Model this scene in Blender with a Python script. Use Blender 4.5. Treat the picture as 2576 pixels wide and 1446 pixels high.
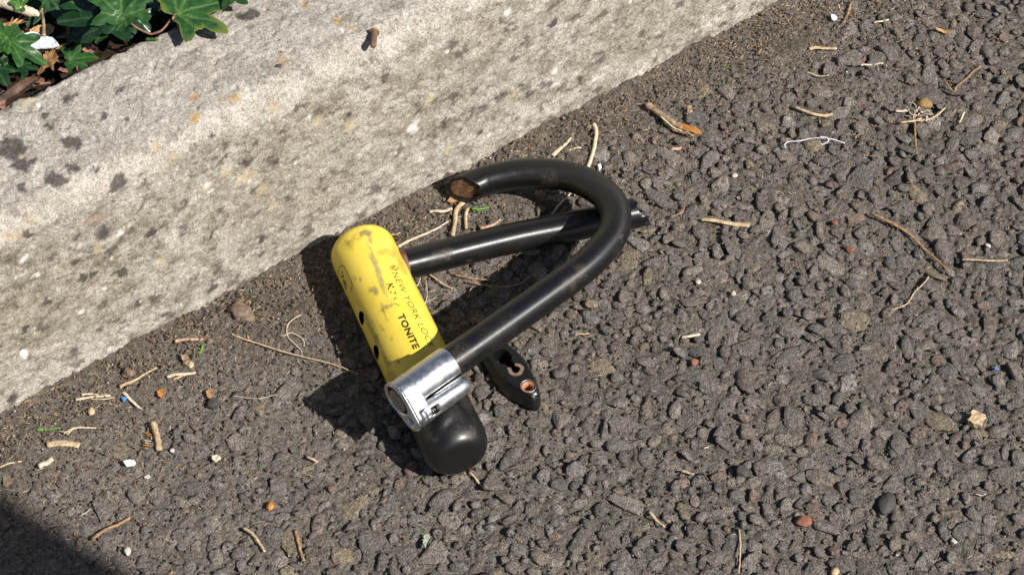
import bpy, bmesh, math, random
import numpy as np
from mathutils import Vector, Matrix, noise as mnoise

# ------------------------------------------------------------------ camera, sky, sun, exposure
scene = bpy.context.scene
for o in list(bpy.data.objects):
    bpy.data.objects.remove(o)
C = scene.collection
random.seed(7)
rng = np.random.default_rng(7)

PHI = math.radians(50.0)                 # camera looks down by this much
HF = math.radians(24.7)                  # horizontal field of view
FPX = 1288 / math.tan(HF / 2)            # focal length in pixels of a 2576 wide picture
DIST = FPX / 4.7 / 1000
CAM = np.array([0, -math.cos(PHI) * DIST, math.sin(PHI) * DIST])
cam_d = bpy.data.cameras.new('camera')
cam_d.sensor_fit = 'HORIZONTAL'
cam_d.angle = HF
cam_d.clip_start = 0.01
cam_d.clip_end = 1000
cam = bpy.data.objects.new('camera', cam_d)
cam.location = CAM
cam.rotation_euler = (math.pi / 2 - PHI, 0, 0)
C.objects.link(cam)
scene.camera = cam

SUN_AZ = math.radians(34)                # sun stands to the right of and behind the camera
SUN_EL = math.radians(43.5)
SUNV = Vector((math.cos(SUN_EL) * math.cos(SUN_AZ), -math.cos(SUN_EL) * math.sin(SUN_AZ), math.sin(SUN_EL)))
world = bpy.data.worlds.new('World')
scene.world = world
world.use_nodes = True
wn = world.node_tree
sky = wn.nodes.new('ShaderNodeTexSky')
sky.sky_type = 'NISHITA'
sky.sun_disc = False
sky.sun_elevation = SUN_EL
sky.sun_rotation = math.atan2(SUNV.x, SUNV.y)
bgn = wn.nodes['Background']
bgn.inputs['Strength'].default_value = 0.05
wn.links.new(sky.outputs['Color'], bgn.inputs['Color'])
sun_d = bpy.data.lights.new('sun', 'SUN')
sun_d.energy = 5.0
sun_d.angle = math.radians(0.5)
sun_d.color = (1.0, 0.955, 0.89)
sun = bpy.data.objects.new('sun', sun_d)
sun.rotation_euler = SUNV.to_track_quat('Z', 'Y').to_euler()
sun.location = SUNV * 5
C.objects.link(sun)
scene.view_settings.view_transform = 'Standard'
scene.view_settings.look = 'None'
scene.view_settings.exposure = 0.50
scene.view_settings.gamma = 1.0
scene.render.resolution_x = 1024
scene.render.resolution_y = 574

# ------------------------------------------------------------------ pixel to place
_R = np.array([1.0, 0, 0])
_F = np.array([0, math.cos(PHI), -math.sin(PHI)])
_U = np.array([0, math.sin(PHI), math.cos(PHI)])
def ray(x, y):
    d = _R * (x - 1288) + _U * (723 - y) + _F * FPX
    return d / np.linalg.norm(d)
def P(x, y, h=0.0):
    """point at height h seen at pixel x, y (2576 x 1446 picture)"""
    d = ray(x, y)
    return CAM + d * ((h - CAM[2]) / d[2])

# ------------------------------------------------------------------ numpy noise
def _hash(ix, iy, iz, seed):
    h = (ix.astype(np.int64) * 374761393 + iy.astype(np.int64) * 668265263 + iz.astype(np.int64) * 2147483647 + seed * 974711) & 0xffffffff
    h = ((h ^ (h >> 13)) * 1274126177) & 0xffffffff
    h = h ^ (h >> 16)
    return (h & 0xffffff) / float(0xffffff)
def vnoise(p, scale, seed=0):
    q = np.asarray(p) * scale
    i = np.floor(q).astype(np.int64); f = q - i
    f = f * f * f * (f * (f * 6 - 15) + 10)
    r = 0
    for dx in (0, 1):
        wx = f[:, 0] if dx else 1 - f[:, 0]
        for dy in (0, 1):
            wy = f[:, 1] if dy else 1 - f[:, 1]
            for dz in (0, 1):
                wz = f[:, 2] if dz else 1 - f[:, 2]
                r = r + wx * wy * wz * _hash(i[:, 0] + dx, i[:, 1] + dy, i[:, 2] + dz, seed)
    return r
def fbm(p, scale, octaves=4, seed=0, gain=0.5):
    r = 0; a = 1.0; t = 0
    for o in range(octaves):
        r = r + a * vnoise(p, scale * 2 ** o, seed + o * 17); t += a; a *= gain
    return r / t
def worley2(x, y, scale, seed=0):
    """distance to the nearest jittered point in 2D, and that point's random number"""
    qx, qy = x * scale, y * scale
    ix, iy = np.floor(qx).astype(np.int64), np.floor(qy).astype(np.int64)
    best = np.full(qx.shape, 9.0); idr = np.zeros(qx.shape)
    z = np.zeros_like(ix)
    for dx in (-1, 0, 1):
        for dy in (-1, 0, 1):
            cx, cy = ix + dx, iy + dy
            px = cx + _hash(cx, cy, z, seed); py = cy + _hash(cx, cy, z, seed + 1)
            d = np.hypot(px - qx, py - qy)
            m = d < best
            best = np.where(m, d, best); idr = np.where(m, _hash(cx, cy, z, seed + 2), idr)
    return best, idr
def sstep(a, b, x):
    t = np.clip((x - a) / (b - a), 0, 1)
    return t * t * (3 - 2 * t)

# ------------------------------------------------------------------ mesh helpers
def mesh_np(name, verts, faces, smooth=True):
    """verts (n,3); faces (m,k) all with the same corner count"""
    me = bpy.data.meshes.new(name)
    v = np.asarray(verts, dtype=np.float32); f = np.asarray(faces, dtype=np.int32)
    me.vertices.add(len(v)); me.vertices.foreach_set('co', v.ravel())
    k = f.shape[1]
    me.loops.add(f.size); me.loops.foreach_set('vertex_index', f.ravel())
    me.polygons.add(len(f))
    me.polygons.foreach_set('loop_start', np.arange(0, f.size, k, dtype=np.int32))
    me.update(calc_edges=True)
    if smooth:
        me.polygons.foreach_set('use_smooth', np.ones(len(f), dtype=bool))
    me.validate()
    return me
def attr_f(me, name, arr):
    a = me.attributes.new(name, 'FLOAT', 'POINT'); a.data.foreach_set('value', np.asarray(arr, dtype=np.float32))
def attr_c(me, name, arr):
    arr = np.asarray(arr, dtype=np.float32)
    if arr.shape[1] == 3: arr = np.hstack([arr, np.ones((len(arr), 1), np.float32)])
    a = me.attributes.new(name, 'FLOAT_COLOR', 'POINT'); a.data.foreach_set('color', arr.ravel())
def obj(name, me, mat=None, parent=None):
    o = bpy.data.objects.new(name, me); C.objects.link(o)
    if mat is not None and me is not None:
        me.materials.clear(); me.materials.append(mat)
    if parent is not None:
        o.parent = parent
    return o
def tag(o, label=None, cat=None, group=None, kind=None):
    if label: o['label'] = label
    if cat: o['category'] = cat
    if group: o['group'] = group
    if kind: o['kind'] = kind
    return o
def thing(name, loc, label, cat, group=None):
    o = bpy.data.objects.new(name, None); o.empty_display_size = 0.01
    C.objects.link(o); o.location = loc
    o['_base'] = 1; del o['_base']
    return tag(o, label, cat, group)
def part(name, me, mat, parent):
    """mesh given in world coordinates becomes a child of a thing"""
    o = obj(name, me, mat)
    o.parent = parent
    w = parent.location.copy(); p = parent
    while p.parent is not None:
        p = p.parent; w += p.location
    me.transform(Matrix.Translation(-w))
    return o
def merge(items):
    vs, fs, n = [], [], 0
    for v, f in items:
        vs.append(np.asarray(v)); fs.append(np.asarray(f) + n); n += len(v)
    return np.vstack(vs), np.vstack(fs)
def catmull(pts, n):
    pts = np.asarray(pts, float)
    q = np.vstack([2 * pts[0] - pts[1], pts, 2 * pts[-1] - pts[-2]])
    out = []
    m = len(pts) - 1
    for t in np.linspace(0, m, n):
        i = min(int(t), m - 1); u = t - i
        a, b, c, d = q[i], q[i + 1], q[i + 2], q[i + 3]
        out.append(0.5 * (2 * b + (c - a) * u + (2 * a - 5 * b + 4 * c - d) * u * u + (3 * b - a - 3 * c + d) * u ** 3))
    return np.array(out)
def resample(pts, n):
    d = np.r_[0, np.cumsum(np.linalg.norm(np.diff(pts, axis=0), axis=1))]
    s = np.linspace(0, d[-1], n)
    return np.stack([np.interp(s, d, pts[:, k]) for k in range(pts.shape[1])], 1)
def frames(c):
    t = np.gradient(c, axis=0); t /= np.linalg.norm(t, axis=1)[:, None]
    n = np.cross(t[0], [0, 0, 1.0])
    if np.linalg.norm(n) < 1e-6: n = np.array([1.0, 0, 0])
    n /= np.linalg.norm(n); N = []
    for i in range(len(c)):
        n = n - t[i] * (n @ t[i]); n /= np.linalg.norm(n); N.append(n)
    N = np.array(N); B = np.cross(t, N)
    return t, N, B
def tube(c, rad, sides=8, cap=True, flat=1.0, lump=0.0, seed=0):
    """quad tube along centreline c; rad scalar or array; flat squeezes the vertical axis"""
    c = np.asarray(c); k = len(c)
    rad = np.broadcast_to(rad, (k,)).astype(float)
    t, N, B = frames(c)
    a = np.linspace(0, 2 * math.pi, sides, endpoint=False)
    rr = np.ones((k, sides))
    if lump:
        r_ = np.random.default_rng(seed); rr += lump * (r_.random((k, sides)) - .5) + lump * (r_.random((1, sides)) - .5)
    v = c[:, None] + (N[:, None] * np.cos(a)[None, :, None] + B[:, None] * (flat * np.sin(a))[None, :, None]) * (rad[:, None] * rr)[:, :, None]
    v = v.reshape(-1, 3); f = []
    for i in range(k - 1):
        for j in range(sides):
            j2 = (j + 1) % sides
            f.append((i * sides + j, i * sides + j2, (i + 1) * sides + j2, (i + 1) * sides + j))
    if cap:
        n = len(v)
        v = np.vstack([v, c[0], c[-1]])
        for j in range(0, sides, 2):
            f.append((n, (j + 2) % sides, (j + 1) % sides, j))
            b = (k - 1) * sides
            f.append((n + 1, b + j, b + (j + 1) % sides, b + (j + 2) % sides))
    return v, np.array(f)

# ------------------------------------------------------------------ material helpers
class M:
    def __init__(self, name, rough=0.8, spec=0.3, metal=0.0):
        self.m = bpy.data.materials.new(name); self.m.use_nodes = True
        self.t = self.m.node_tree; self.b = self.t.nodes['Principled BSDF']
        self.b.inputs['Roughness'].default_value = rough
        self.b.inputs['Specular IOR Level'].default_value = spec
        self.b.inputs['Metallic'].default_value = metal
        self.tc = self.n('ShaderNodeTexCoord'); self.geo = self.n('ShaderNodeNewGeometry')
    def n(self, kind, **kw):
        nd = self.t.nodes.new(kind)
        for k, v in kw.items(): setattr(nd, k, v)
        return nd
    def l(self, a, b): self.t.links.new(a, b)
    def noise(self, scale, detail=4, rough=0.6, coord='Object', vscale=None, dist=0.0):
        nd = self.n('ShaderNodeTexNoise'); nd.inputs['Scale'].default_value = scale
        nd.inputs['Detail'].default_value = detail; nd.inputs['Roughness'].default_value = rough
        nd.inputs['Distortion'].default_value = dist
        src = self.geo.outputs['Position'] if coord == 'World' else self.tc.outputs[coord]
        if vscale is not None:
            mp = self.n('ShaderNodeMapping'); mp.inputs['Scale'].default_value = vscale; self.l(src, mp.inputs['Vector']); src = mp.outputs['Vector']
        self.l(src, nd.inputs['Vector']); return nd.outputs['Fac']
    def voro(self, scale, feature='F1', coord='Object'):
        nd = self.n('ShaderNodeTexVoronoi'); nd.feature = feature; nd.inputs['Scale'].default_value = scale
        self.l(self.tc.outputs[coord], nd.inputs['Vector']); return nd
    def ramp(self, fac, stops):
        nd = self.n('ShaderNodeValToRGB'); e = nd.color_ramp.elements
        while len(e) < len(stops): e.new(0.5)
        for el, (p, c) in zip(e, stops):
            el.position = p; el.color = (c, c, c, 1) if isinstance(c, (int, float)) else (*c, 1)
        self.l(fac, nd.inputs['Fac']); return nd.outputs['Color']
    def mix(self, fac, a, b, mode='MIX'):
        nd = self.n('ShaderNodeMix'); nd.data_type = 'RGBA'; nd.blend_type = mode
        for val, sock in ((fac, nd.inputs[0]), (a, nd.inputs[6]), (b, nd.inputs[7])):
            if isinstance(val, bpy.types.NodeSocket): self.l(val, sock)
            elif isinstance(val, (int, float)): sock.default_value = val if sock.type == 'VALUE' else (val, val, val, 1)
            else: sock.default_value = (*val, 1)
        return nd.outputs[2]
    def math(self, op, a, b=None):
        nd = self.n('ShaderNodeMath'); nd.operation = op
        for i, v in enumerate((a, b)):
            if v is None: continue
            if isinstance(v, (int, float)): nd.inputs[i].default_value = v
            else: self.l(v, nd.inputs[i])
        return nd.outputs[0]
    def attr(self, name, out='Fac'):
        nd = self.n('ShaderNodeAttribute'); nd.attribute_name = name; return nd.outputs[out]
    def color(self, c):
        if isinstance(c, bpy.types.NodeSocket): self.l(c, self.b.inputs['Base Color'])
        else: self.b.inputs['Base Color'].default_value = (*c, 1)
    def rough(self, c): self.l(c, self.b.inputs['Roughness'])
    def bump(self, h, strength=0.5, dist=0.0005):
        nd = self.n('ShaderNodeBump'); nd.inputs['Strength'].default_value = strength; nd.inputs['Distance'].default_value = dist
        self.l(h, nd.inputs['Height']); self.l(nd.outputs['Normal'], self.b.inputs['Normal'])

# ---- tarmac (binder and stones share it; each carries its own tint attribute)
def make_tarmac_mat():
    m = M('tarmac', 0.80, 0.28)
    t = m.attr('tint', 'Color')
    n0 = m.noise(95, 4, 0.65, 'World'); n1 = m.noise(430, 5, 0.72, 'World'); n2 = m.noise(1500, 3, 0.7, 'World')
    c = m.mix(m.ramp(n0, [(0.30, 0.10), (0.70, 0.60)]), t, (0.245, 0.216, 0.188))
    c = m.mix(1.0, c, m.ramp(n1, [(0.28, 0.42), (0.50, 0.98), (0.72, 1.60)]), 'MULTIPLY')
    c = m.mix(1.0, c, m.ramp(n2, [(0.28, 0.42), (0.54, 1.0), (0.76, 2.0)]), 'MULTIPLY')
    sp = m.noise(1700, 1, 0.5, 'World')
    c = m.mix(m.ramp(sp, [(0.70, 0.0), (0.75, 0.8)]), c, (0.50, 0.46, 0.41))  # pale specks painted in for bright glints on the grains
    m.color(c)
    h = m.math('ADD', m.math('MULTIPLY', m.noise(480, 4, 0.65, 'World'), 1.5), m.math('MULTIPLY', m.noise(1300, 3, 0.7, 'World'), 0.8))
    m.bump(h, 1.0, 0.0030)
    return m.m
MAT_TAR = make_tarmac_mat()
def flat_tarmac():
    m = M('tarmac_far', 0.9, 0.2)
    v = m.voro(110)
    c = m.ramp(m.noise(300, 5, 0.7), [(0.3, (0.10, 0.087, 0.076)), (0.7, (0.30, 0.265, 0.23))])
    m.color(c); m.bump(m.math('ADD', v.outputs['Distance'], m.noise(600, 3)), 0.8, 0.003)
    return m.m
# ---- concrete with lichen masks; the dark one also holds a painted leaf shadow
def make_concrete():
    m = M('weathered_concrete', 0.9, 0.2)
    n_big = m.noise(20, 4, 0.6); n_mid = m.noise(85, 8, 0.80); n_fine = m.noise(560, 4, 0.75); n_gr = m.noise(1300, 3, 0.7)
    c = m.ramp(n_mid, [(0.37, (0.21, 0.183, 0.148)), (0.46, (0.36, 0.322, 0.268)), (0.53, (0.50, 0.46, 0.40)), (0.64, (0.64, 0.60, 0.54))])
    c = m.mix(m.ramp(n_big, [(0.40, 0.0), (0.65, 0.35)]), c, (0.37, 0.34, 0.285))
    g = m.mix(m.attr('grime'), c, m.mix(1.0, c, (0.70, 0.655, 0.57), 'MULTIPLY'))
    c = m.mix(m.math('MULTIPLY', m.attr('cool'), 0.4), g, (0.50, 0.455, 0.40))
    c = m.mix(1.0, c, m.ramp(n_fine, [(0.28, 0.40), (0.44, 0.86), (0.58, 1.05), (0.76, 1.28)]), 'MULTIPLY')
    c = m.mix(1.0, c, m.ramp(n_gr, [(0.30, 0.30), (0.47, 0.94), (0.72, 1.40)]), 'MULTIPLY')
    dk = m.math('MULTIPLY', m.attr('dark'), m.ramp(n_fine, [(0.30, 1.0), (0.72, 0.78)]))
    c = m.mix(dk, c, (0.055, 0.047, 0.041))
    c = m.mix(m.math('MULTIPLY', m.attr('ochre'), m.ramp(n_fine, [(0.36, 0.95), (0.66, 0.45)])), c, (0.42, 0.25, 0.07))
    c = m.mix(m.math('MULTIPLY', m.attr('cream'), 0.6), c, (0.60, 0.50, 0.32))
    c = m.mix(m.math('MULTIPLY', m.attr('white'), 0.9), c, (0.76, 0.73, 0.68))
    c = m.mix(m.attr('pink'), c, (0.46, 0.30, 0.22))
    m.color(c)
    m.bump(m.math('ADD', m.noise(900, 4, 0.7), m.math('MULTIPLY', m.noise(2000, 2, 0.6), 0.7)), 0.8, 0.0011)
    return m.m
MAT_CON = make_concrete()
def make_soil():
    m = M('soil', 0.95, 0.1)
    c = m.ramp(m.noise(250, 6, 0.7), [(0.3, (0.018, 0.012, 0.008)), (0.6, (0.055, 0.036, 0.022)), (0.8, (0.12, 0.08, 0.05))])
    m.color(c); m.bump(m.noise(300, 5, 0.7), 1.0, 0.004)
    return m.m
MAT_SOIL = make_soil()
def make_straw(name, a, b, c3, rough=0.65):
    m = M(name, rough, 0.3)
    n = m.noise(380, 4, 0.65); nf = m.noise(1500, 3, 0.7)
    c = m.ramp(n, [(0.30, a), (0.55, b), (0.78, c3)])
    c = m.mix(1.0, c, m.ramp(nf, [(0.3, 0.6), (0.6, 1.05), (0.8, 1.3)]), 'MULTIPLY')
    m.color(c); m.bump(nf, 0.5, 0.0003)
    return m.m
MAT_STRAW = make_straw('dry_straw', (0.30, 0.20, 0.11), (0.52, 0.39, 0.24), (0.66, 0.54, 0.38))
MAT_PALE = make_straw('bleached_straw', (0.45, 0.36, 0.25), (0.64, 0.54, 0.40), (0.74, 0.66, 0.53))
MAT_TWIG = make_straw('brown_twig', (0.16, 0.085, 0.040), (0.36, 0.215, 0.115), (0.52, 0.36, 0.22))
MAT_BARK = make_straw('weathered_bark', (0.10, 0.065, 0.038), (0.33, 0.235, 0.15), (0.50, 0.40, 0.28))
MAT_PINKW = make_straw('pinkish_wood', (0.34, 0.18, 0.11), (0.56, 0.36, 0.25), (0.66, 0.48, 0.36))
MAT_RUSTL = make_straw('orange_leaf', (0.22, 0.075, 0.018), (0.44, 0.20, 0.055), (0.58, 0.34, 0.13))
MAT_DRYLEAF = make_straw('tan_leaf', (0.26, 0.14, 0.06), (0.46, 0.28, 0.13), (0.58, 0.40, 0.22))
MAT_DARKLEAF = make_straw('rotting_leaf', (0.035, 0.02, 0.014), (0.09, 0.05, 0.032), (0.18, 0.10, 0.06), 0.45)
MAT_CLOD = make_straw('dry_clod', (0.11, 0.075, 0.052), (0.20, 0.145, 0.105), (0.29, 0.22, 0.165), 0.95)
def plain(name, col, rough=0.6, spec=0.3, var=0.25, metal=0.0, scale=700, bump=0.3):
    m = M(name, rough, spec, metal)
    n = m.noise(scale, 4, 0.65)
    m.color(m.mix(1.0, col, m.ramp(n, [(0.3, 1 - var), (0.7, 1 + var)]), 'MULTIPLY'))
    if bump: m.bump(n, bump, 0.0003)
    return m.m
MAT_WHITE = plain('white_scrap', (0.80, 0.80, 0.78), 0.5, 0.3, 0.06)
MAT_PLASTIC = plain('pale_blue_white_plastic', (0.66, 0.70, 0.76), 0.45, 0.4, 0.08)
MAT_THREAD = plain('white_thread', (0.62, 0.62, 0.68), 0.8, 0.2, 0.1)
MAT_GRASS = plain('green_grass', (0.10, 0.26, 0.035), 0.5, 0.4, 0.25)
MAT_BLUE = plain('blue_plastic', (0.05, 0.22, 0.60), 0.4, 0.4, 0.1)
MAT_PEBD = plain('dark_pebble', (0.055, 0.05, 0.048), 0.75, 0.3, 0.3)
MAT_PEBW = plain('pale_pebble', (0.42, 0.39, 0.35), 0.7, 0.3, 0.15)
MAT_PEBR = plain('red_pebble', (0.20, 0.085, 0.055), 0.8, 0.3, 0.3)
MAT_FELT = plain('brown_felt', (0.26, 0.17, 0.075), 0.95, 0.1, 0.4)
MAT_MOSSG = plain('grey_green_lichen', (0.30, 0.34, 0.25), 0.9, 0.1, 0.3)
MAT_STEM = plain('reddish_stem', (0.17, 0.085, 0.058), 0.5, 0.4, 0.25)

# ------------------------------------------------------------------ kerb geometry (150 x 50 mm concrete edging)
KA, KB = P(0, 1045), P(1960, 10)
KU = (KB - KA) / np.linalg.norm(KB - KA)           # along the kerb
KN = np.array([KU[1], -KU[0], 0.0])                # out of its face, towards the tarmac
KH, KW = 0.1270, 0.0745
def kerb_side(x, y): return (x - KA[0]) * KN[0] + (y - KA[1]) * KN[1]     # >0 on the tarmac
def kerb_hit(px, py):
    p = P(px, py, KH); s = (p - KA) @ KN
    if s < 0: return p
    d = ray(px, py); return CAM + d * (((KA - CAM) @ KN) / (d @ KN))

# ================================================================== THE GROUND
# far sheet, reaching the horizon
me = mesh_np('ground', [(-250, -250, -0.009), (250, -250, -0.009), (250, 250, -0.009), (-250, 250, -0.009)], [(0, 1, 2, 3)], False)
tag(obj('ground', me, flat_tarmac()), kind='structure')

X0, X1, Y0, Y1, ST, SC = -0.60, 0.80, -0.55, 0.62, 0.00105, 0.0026       # fine grid in view, coarser round it
ax_ = np.r_[np.arange(X0, -0.315, SC), np.arange(-0.315, 0.315, ST), np.arange(0.315, X1, SC)]
ay_ = np.r_[np.arange(Y0, -0.215, SC), np.arange(-0.215, 0.255, ST), np.arange(0.255, Y1, SC)]
nx, ny = len(ax_), len(ay_)
gx, gy = np.meshgrid(ax_, ay_)
gx, gy = gx.ravel(), gy.ravel()
side = kerb_side(gx, gy)
p3 = np.stack([gx, gy, gx * 0], 1)
wob = fbm(p3, 30, 3, 5)
silt = np.clip(1 - sstep(0.004, 0.060, side + (wob - .5) * 0.065), 0, 1)     # soil washed up along the kerb
# smoother, dirtier tarmac in the lower left; open stony texture to the right
worn = sstep(0.02, -0.22, gx - gy * 0.25 + (fbm(p3, 9, 2, 40) - .5) * 0.12)
def ground_h(x, y):
    q = np.stack([x, y, x * 0], 1)
    s = kerb_side(x, y)
    sl = np.clip(1 - sstep(0.004, 0.060, s + (fbm(q, 30, 3, 5) - .5) * 0.065), 0, 1)
    return sl
d1, r1 = worley2(gx, gy, 1 / 0.0046, 3)
d2, r2 = worley2(gx, gy, 1 / 0.0022, 9)
h = -0.0027 + 0.0026 * (fbm(p3, 150, 4, 1) - .5) + 0.0026 * (1 - np.minimum(d1, 1)) * r1 + 0.0020 * (1 - np.minimum(d2, 1)) * r2
h += 0.0008 * worn
hs = 0.0002 + 0.0046 * (fbm(p3, 95, 5, 12, .6) - .5) + 0.0024 * (1 - np.minimum(d2, 1)) * r2 + 0.0012 * (1 - np.minimum(d1, 1)) * r1 - 0.0008 + 0.003 * sstep(0.012, 0.0, side)
h = h * (1 - silt) + hs * silt
nbig = fbm(p3, 60, 3, 77); nfin = fbm(p3, 500, 2, 55)
tint = np.array([0.265, 0.226, 0.187])[None] * (0.70 + 0.6 * nbig)[:, None]
tint = tint * (1 - 0.25 * (1 - worn)[:, None]) + 0
soilc = np.array([0.195, 0.152, 0.112])[None] * (0.45 + 1.0 * fbm(p3, 210, 3, 31))[:, None]
tint = tint * (1 - silt[:, None]) + soilc * silt[:, None]
moss = sstep(0.60, 0.70, fbm(p3, 75, 3, 91)) * (0.35 + 0.65 * silt)
tint = tint * (1 - 0.55 * moss[:, None]) + 0.55 * moss[:, None] * np.array([0.055, 0.05, 0.018])[None]
idx = np.arange(nx * ny).reshape(ny, nx)
q = np.stack([idx[:-1, :-1], idx[:-1, 1:], idx[1:, 1:], idx[1:, :-1]], -1).reshape(-1, 4)
q = q[side[q].min(1) > -0.006]
used = np.unique(q); remap = np.full(nx * ny, -1); remap[used] = np.arange(len(used))
me = mesh_np('tarmac', np.stack([gx, gy, h], 1)[used], remap[q], False)
attr_c(me, 'tint', tint[used])
tarmac = tag(obj('tarmac', me, MAT_TAR), kind='structure')

# stones: lumps cut by random planes
def ico(sub):
    bm = bmesh.new(); bmesh.ops.create_icosphere(bm, subdivisions=sub, radius=1)
    v = np.array([x.co[:] for x in bm.verts]); f = np.array([[x.index for x in k.verts] for k in bm.faces]); bm.free(); return v, f
ICO1, ICO2, ICO3 = ico(1), ico(2), ico(3)
TINY = ico(1)
def rock(base, r_, planes=13, rough=0.06, lo=0.62):
    v, f = base
    n = r_.normal(size=(planes, 3)); n /= np.linalg.norm(n, axis=1)[:, None]
    d = lo + (1 - lo) * r_.random(planes)
    dots = v @ n.T
    rad = np.min(np.where(dots > 0.05, d[None] / np.maximum(dots, 0.05), 9), axis=1)
    rad = np.minimum(rad, 1.12)
    rad *= 1 + rough * (fbm(v + r_.random(3) * 20, 2.6, 4, int(r_.integers(1e6)), .62) - .5) * 2
    return v * rad[:, None], f
def half(v, f, z0=-0.35):
    keep = (v[f][:, :, 2] > z0).any(1); f = f[keep]
    u = np.unique(f); rm = np.full(len(v), -1); rm[u] = np.arange(len(u)); return v[u], rm[f]
STONES = [half(*rock(ICO2, rng, 13, .09, .42)) for _ in range(48)]
STONES_LO = [half(*rock(ICO1, rng, 9, .10, .5)) for _ in range(24)]
STONES_HI = [half(*rock(ICO3, rng, 13, .10, .42)) for _ in range(40)]
PAL = 2.6 * np.array([[0.105, 0.091, 0.080], [0.090, 0.078, 0.070], [0.122, 0.105, 0.090], [0.098, 0.088, 0.082], [0.115, 0.094, 0.077],
                [0.082, 0.073, 0.069], [0.135, 0.092, 0.068], [0.140, 0.112, 0.072], [0.125, 0.082, 0.068], [0.064, 0.060, 0.060], [0.128, 0.118, 0.108]])
PALW = np.array([8, 8, 6, 7, 6, 5, 1.3, 1.3, 1.2, 1.6, 2.2]); PALW = PALW / PALW.sum()
cell = 0.02; grid = {}; placed = []
def free(x, y, r, f):
    ci, cj = int(math.floor(x / cell)), int(math.floor(y / cell))
    for i in (ci - 1, ci, ci + 1):
        for j in (cj - 1, cj, cj + 1):
            for (a, b, s) in grid.get((i, j), ()):
                if (a - x) ** 2 + (b - y) ** 2 < ((s + r) * f) ** 2: return False
    return True
for rlo, rhi, tries, f in ((0.0052, 0.0074, 5600, .92), (0.0038, 0.0054, 26000, .86), (0.0026, 0.0038, 30000, .84), (0.0016, 0.0026, 24000, .84)):
    w_ = 1.0 if rlo > .0035 else 0.62                       # the smallest ones only near the view
    xs = rng.uniform((X0 + .005) * w_, (X1 - .005) * w_, tries); ys = rng.uniform((Y0 + .005) * w_, (Y1 - .005) * w_, tries)
    rs = rng.uniform(rlo, rhi, tries); sd = kerb_side(xs, ys)
    sl = ground_h(xs, ys); u = rng.random(tries)
    for k in range(tries):
        if sd[k] < 0.012 or u[k] < sl[k] * 1.15: continue
        if free(xs[k], ys[k], rs[k], f):
            grid.setdefault((int(math.floor(xs[k] / cell)), int(math.floor(ys[k] / cell))), []).append((xs[k], ys[k], rs[k]))
            placed.append((xs[k], ys[k], rs[k], sl[k]))
placed.sort(key=lambda a: -a[2])
def in_frame(x, y):
    d = np.array([x, y, 0]) - CAM; z = d @ _F
    return abs(d @ _R / z * FPX) < 1290 and abs(d @ _U / z * FPX) < 725
def stone_pose(x, y, r, sl):
    w = float(sstep(0.02, -0.22, np.array([x - y * 0.25]))[0])
    sz = r * random.uniform(0.34, 0.60)
    asp = random.uniform(0.72, 1.40)
    top = random.uniform(-0.0008, 0.0016) * (1 - 0.55 * w) - 0.0007 * w - 0.0016 * sl
    if r < 0.0026: top -= 0.0006
    return (r * 1.22 * asp, r * 1.22 / asp, sz), top - sz * 0.74, random.uniform(0, 6.283), (random.gauss(0, .22), random.gauss(0, .22))
def stone_tint(w=1.0):
    c = PAL[rng.choice(len(PAL), p=PALW)]
    return c * rng.uniform(0.74, 1.26)
variants = []
for k, (v, f) in enumerate(STONES_HI):
    m_ = mesh_np('stone', v, f, False); attr_c(m_, 'tint', np.repeat(stone_tint()[None], len(v), 0)); m_.materials.append(MAT_TAR); variants.append(m_)
big, rest = [], []
for s in placed:
    (big if len(big) < 300 and in_frame(s[0], s[1]) else rest).append(s)
# one mesh per stone keeps the surface grain at true scale, so bake the size into shared size classes
for (x, y, r, sl) in big:
    sc, z, a, tl = stone_pose(x, y, r, sl)
    o = bpy.data.objects.new('stone', random.choice(variants)); C.objects.link(o); o.parent = tarmac
    o.location = (x, y, z); o.scale = sc; o.rotation_euler = (tl[0], tl[1], a)
items, tints = [], []
for (x, y, r, sl) in rest:
    sc, z, a, tl = stone_pose(x, y, r, sl)
    v, f = random.choice(STONES if in_frame(x, y) and r > 0.0030 else STONES_LO)
    Mx = np.array((Matrix.LocRotScale(Vector((x, y, z)), __import__('mathutils').Euler((tl[0], tl[1], a)), Vector(sc))))
    items.append((v @ Mx[:3, :3].T + Mx[:3, 3], f)); tints.append(np.repeat(stone_tint()[None], len(v), 0))
v, f = merge(items); me = mesh_np('small_stones', v, f, False); attr_c(me, 'tint', np.vstack(tints))
tag(obj('small_stones', me, MAT_TAR, tarmac), kind='stuff')

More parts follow.
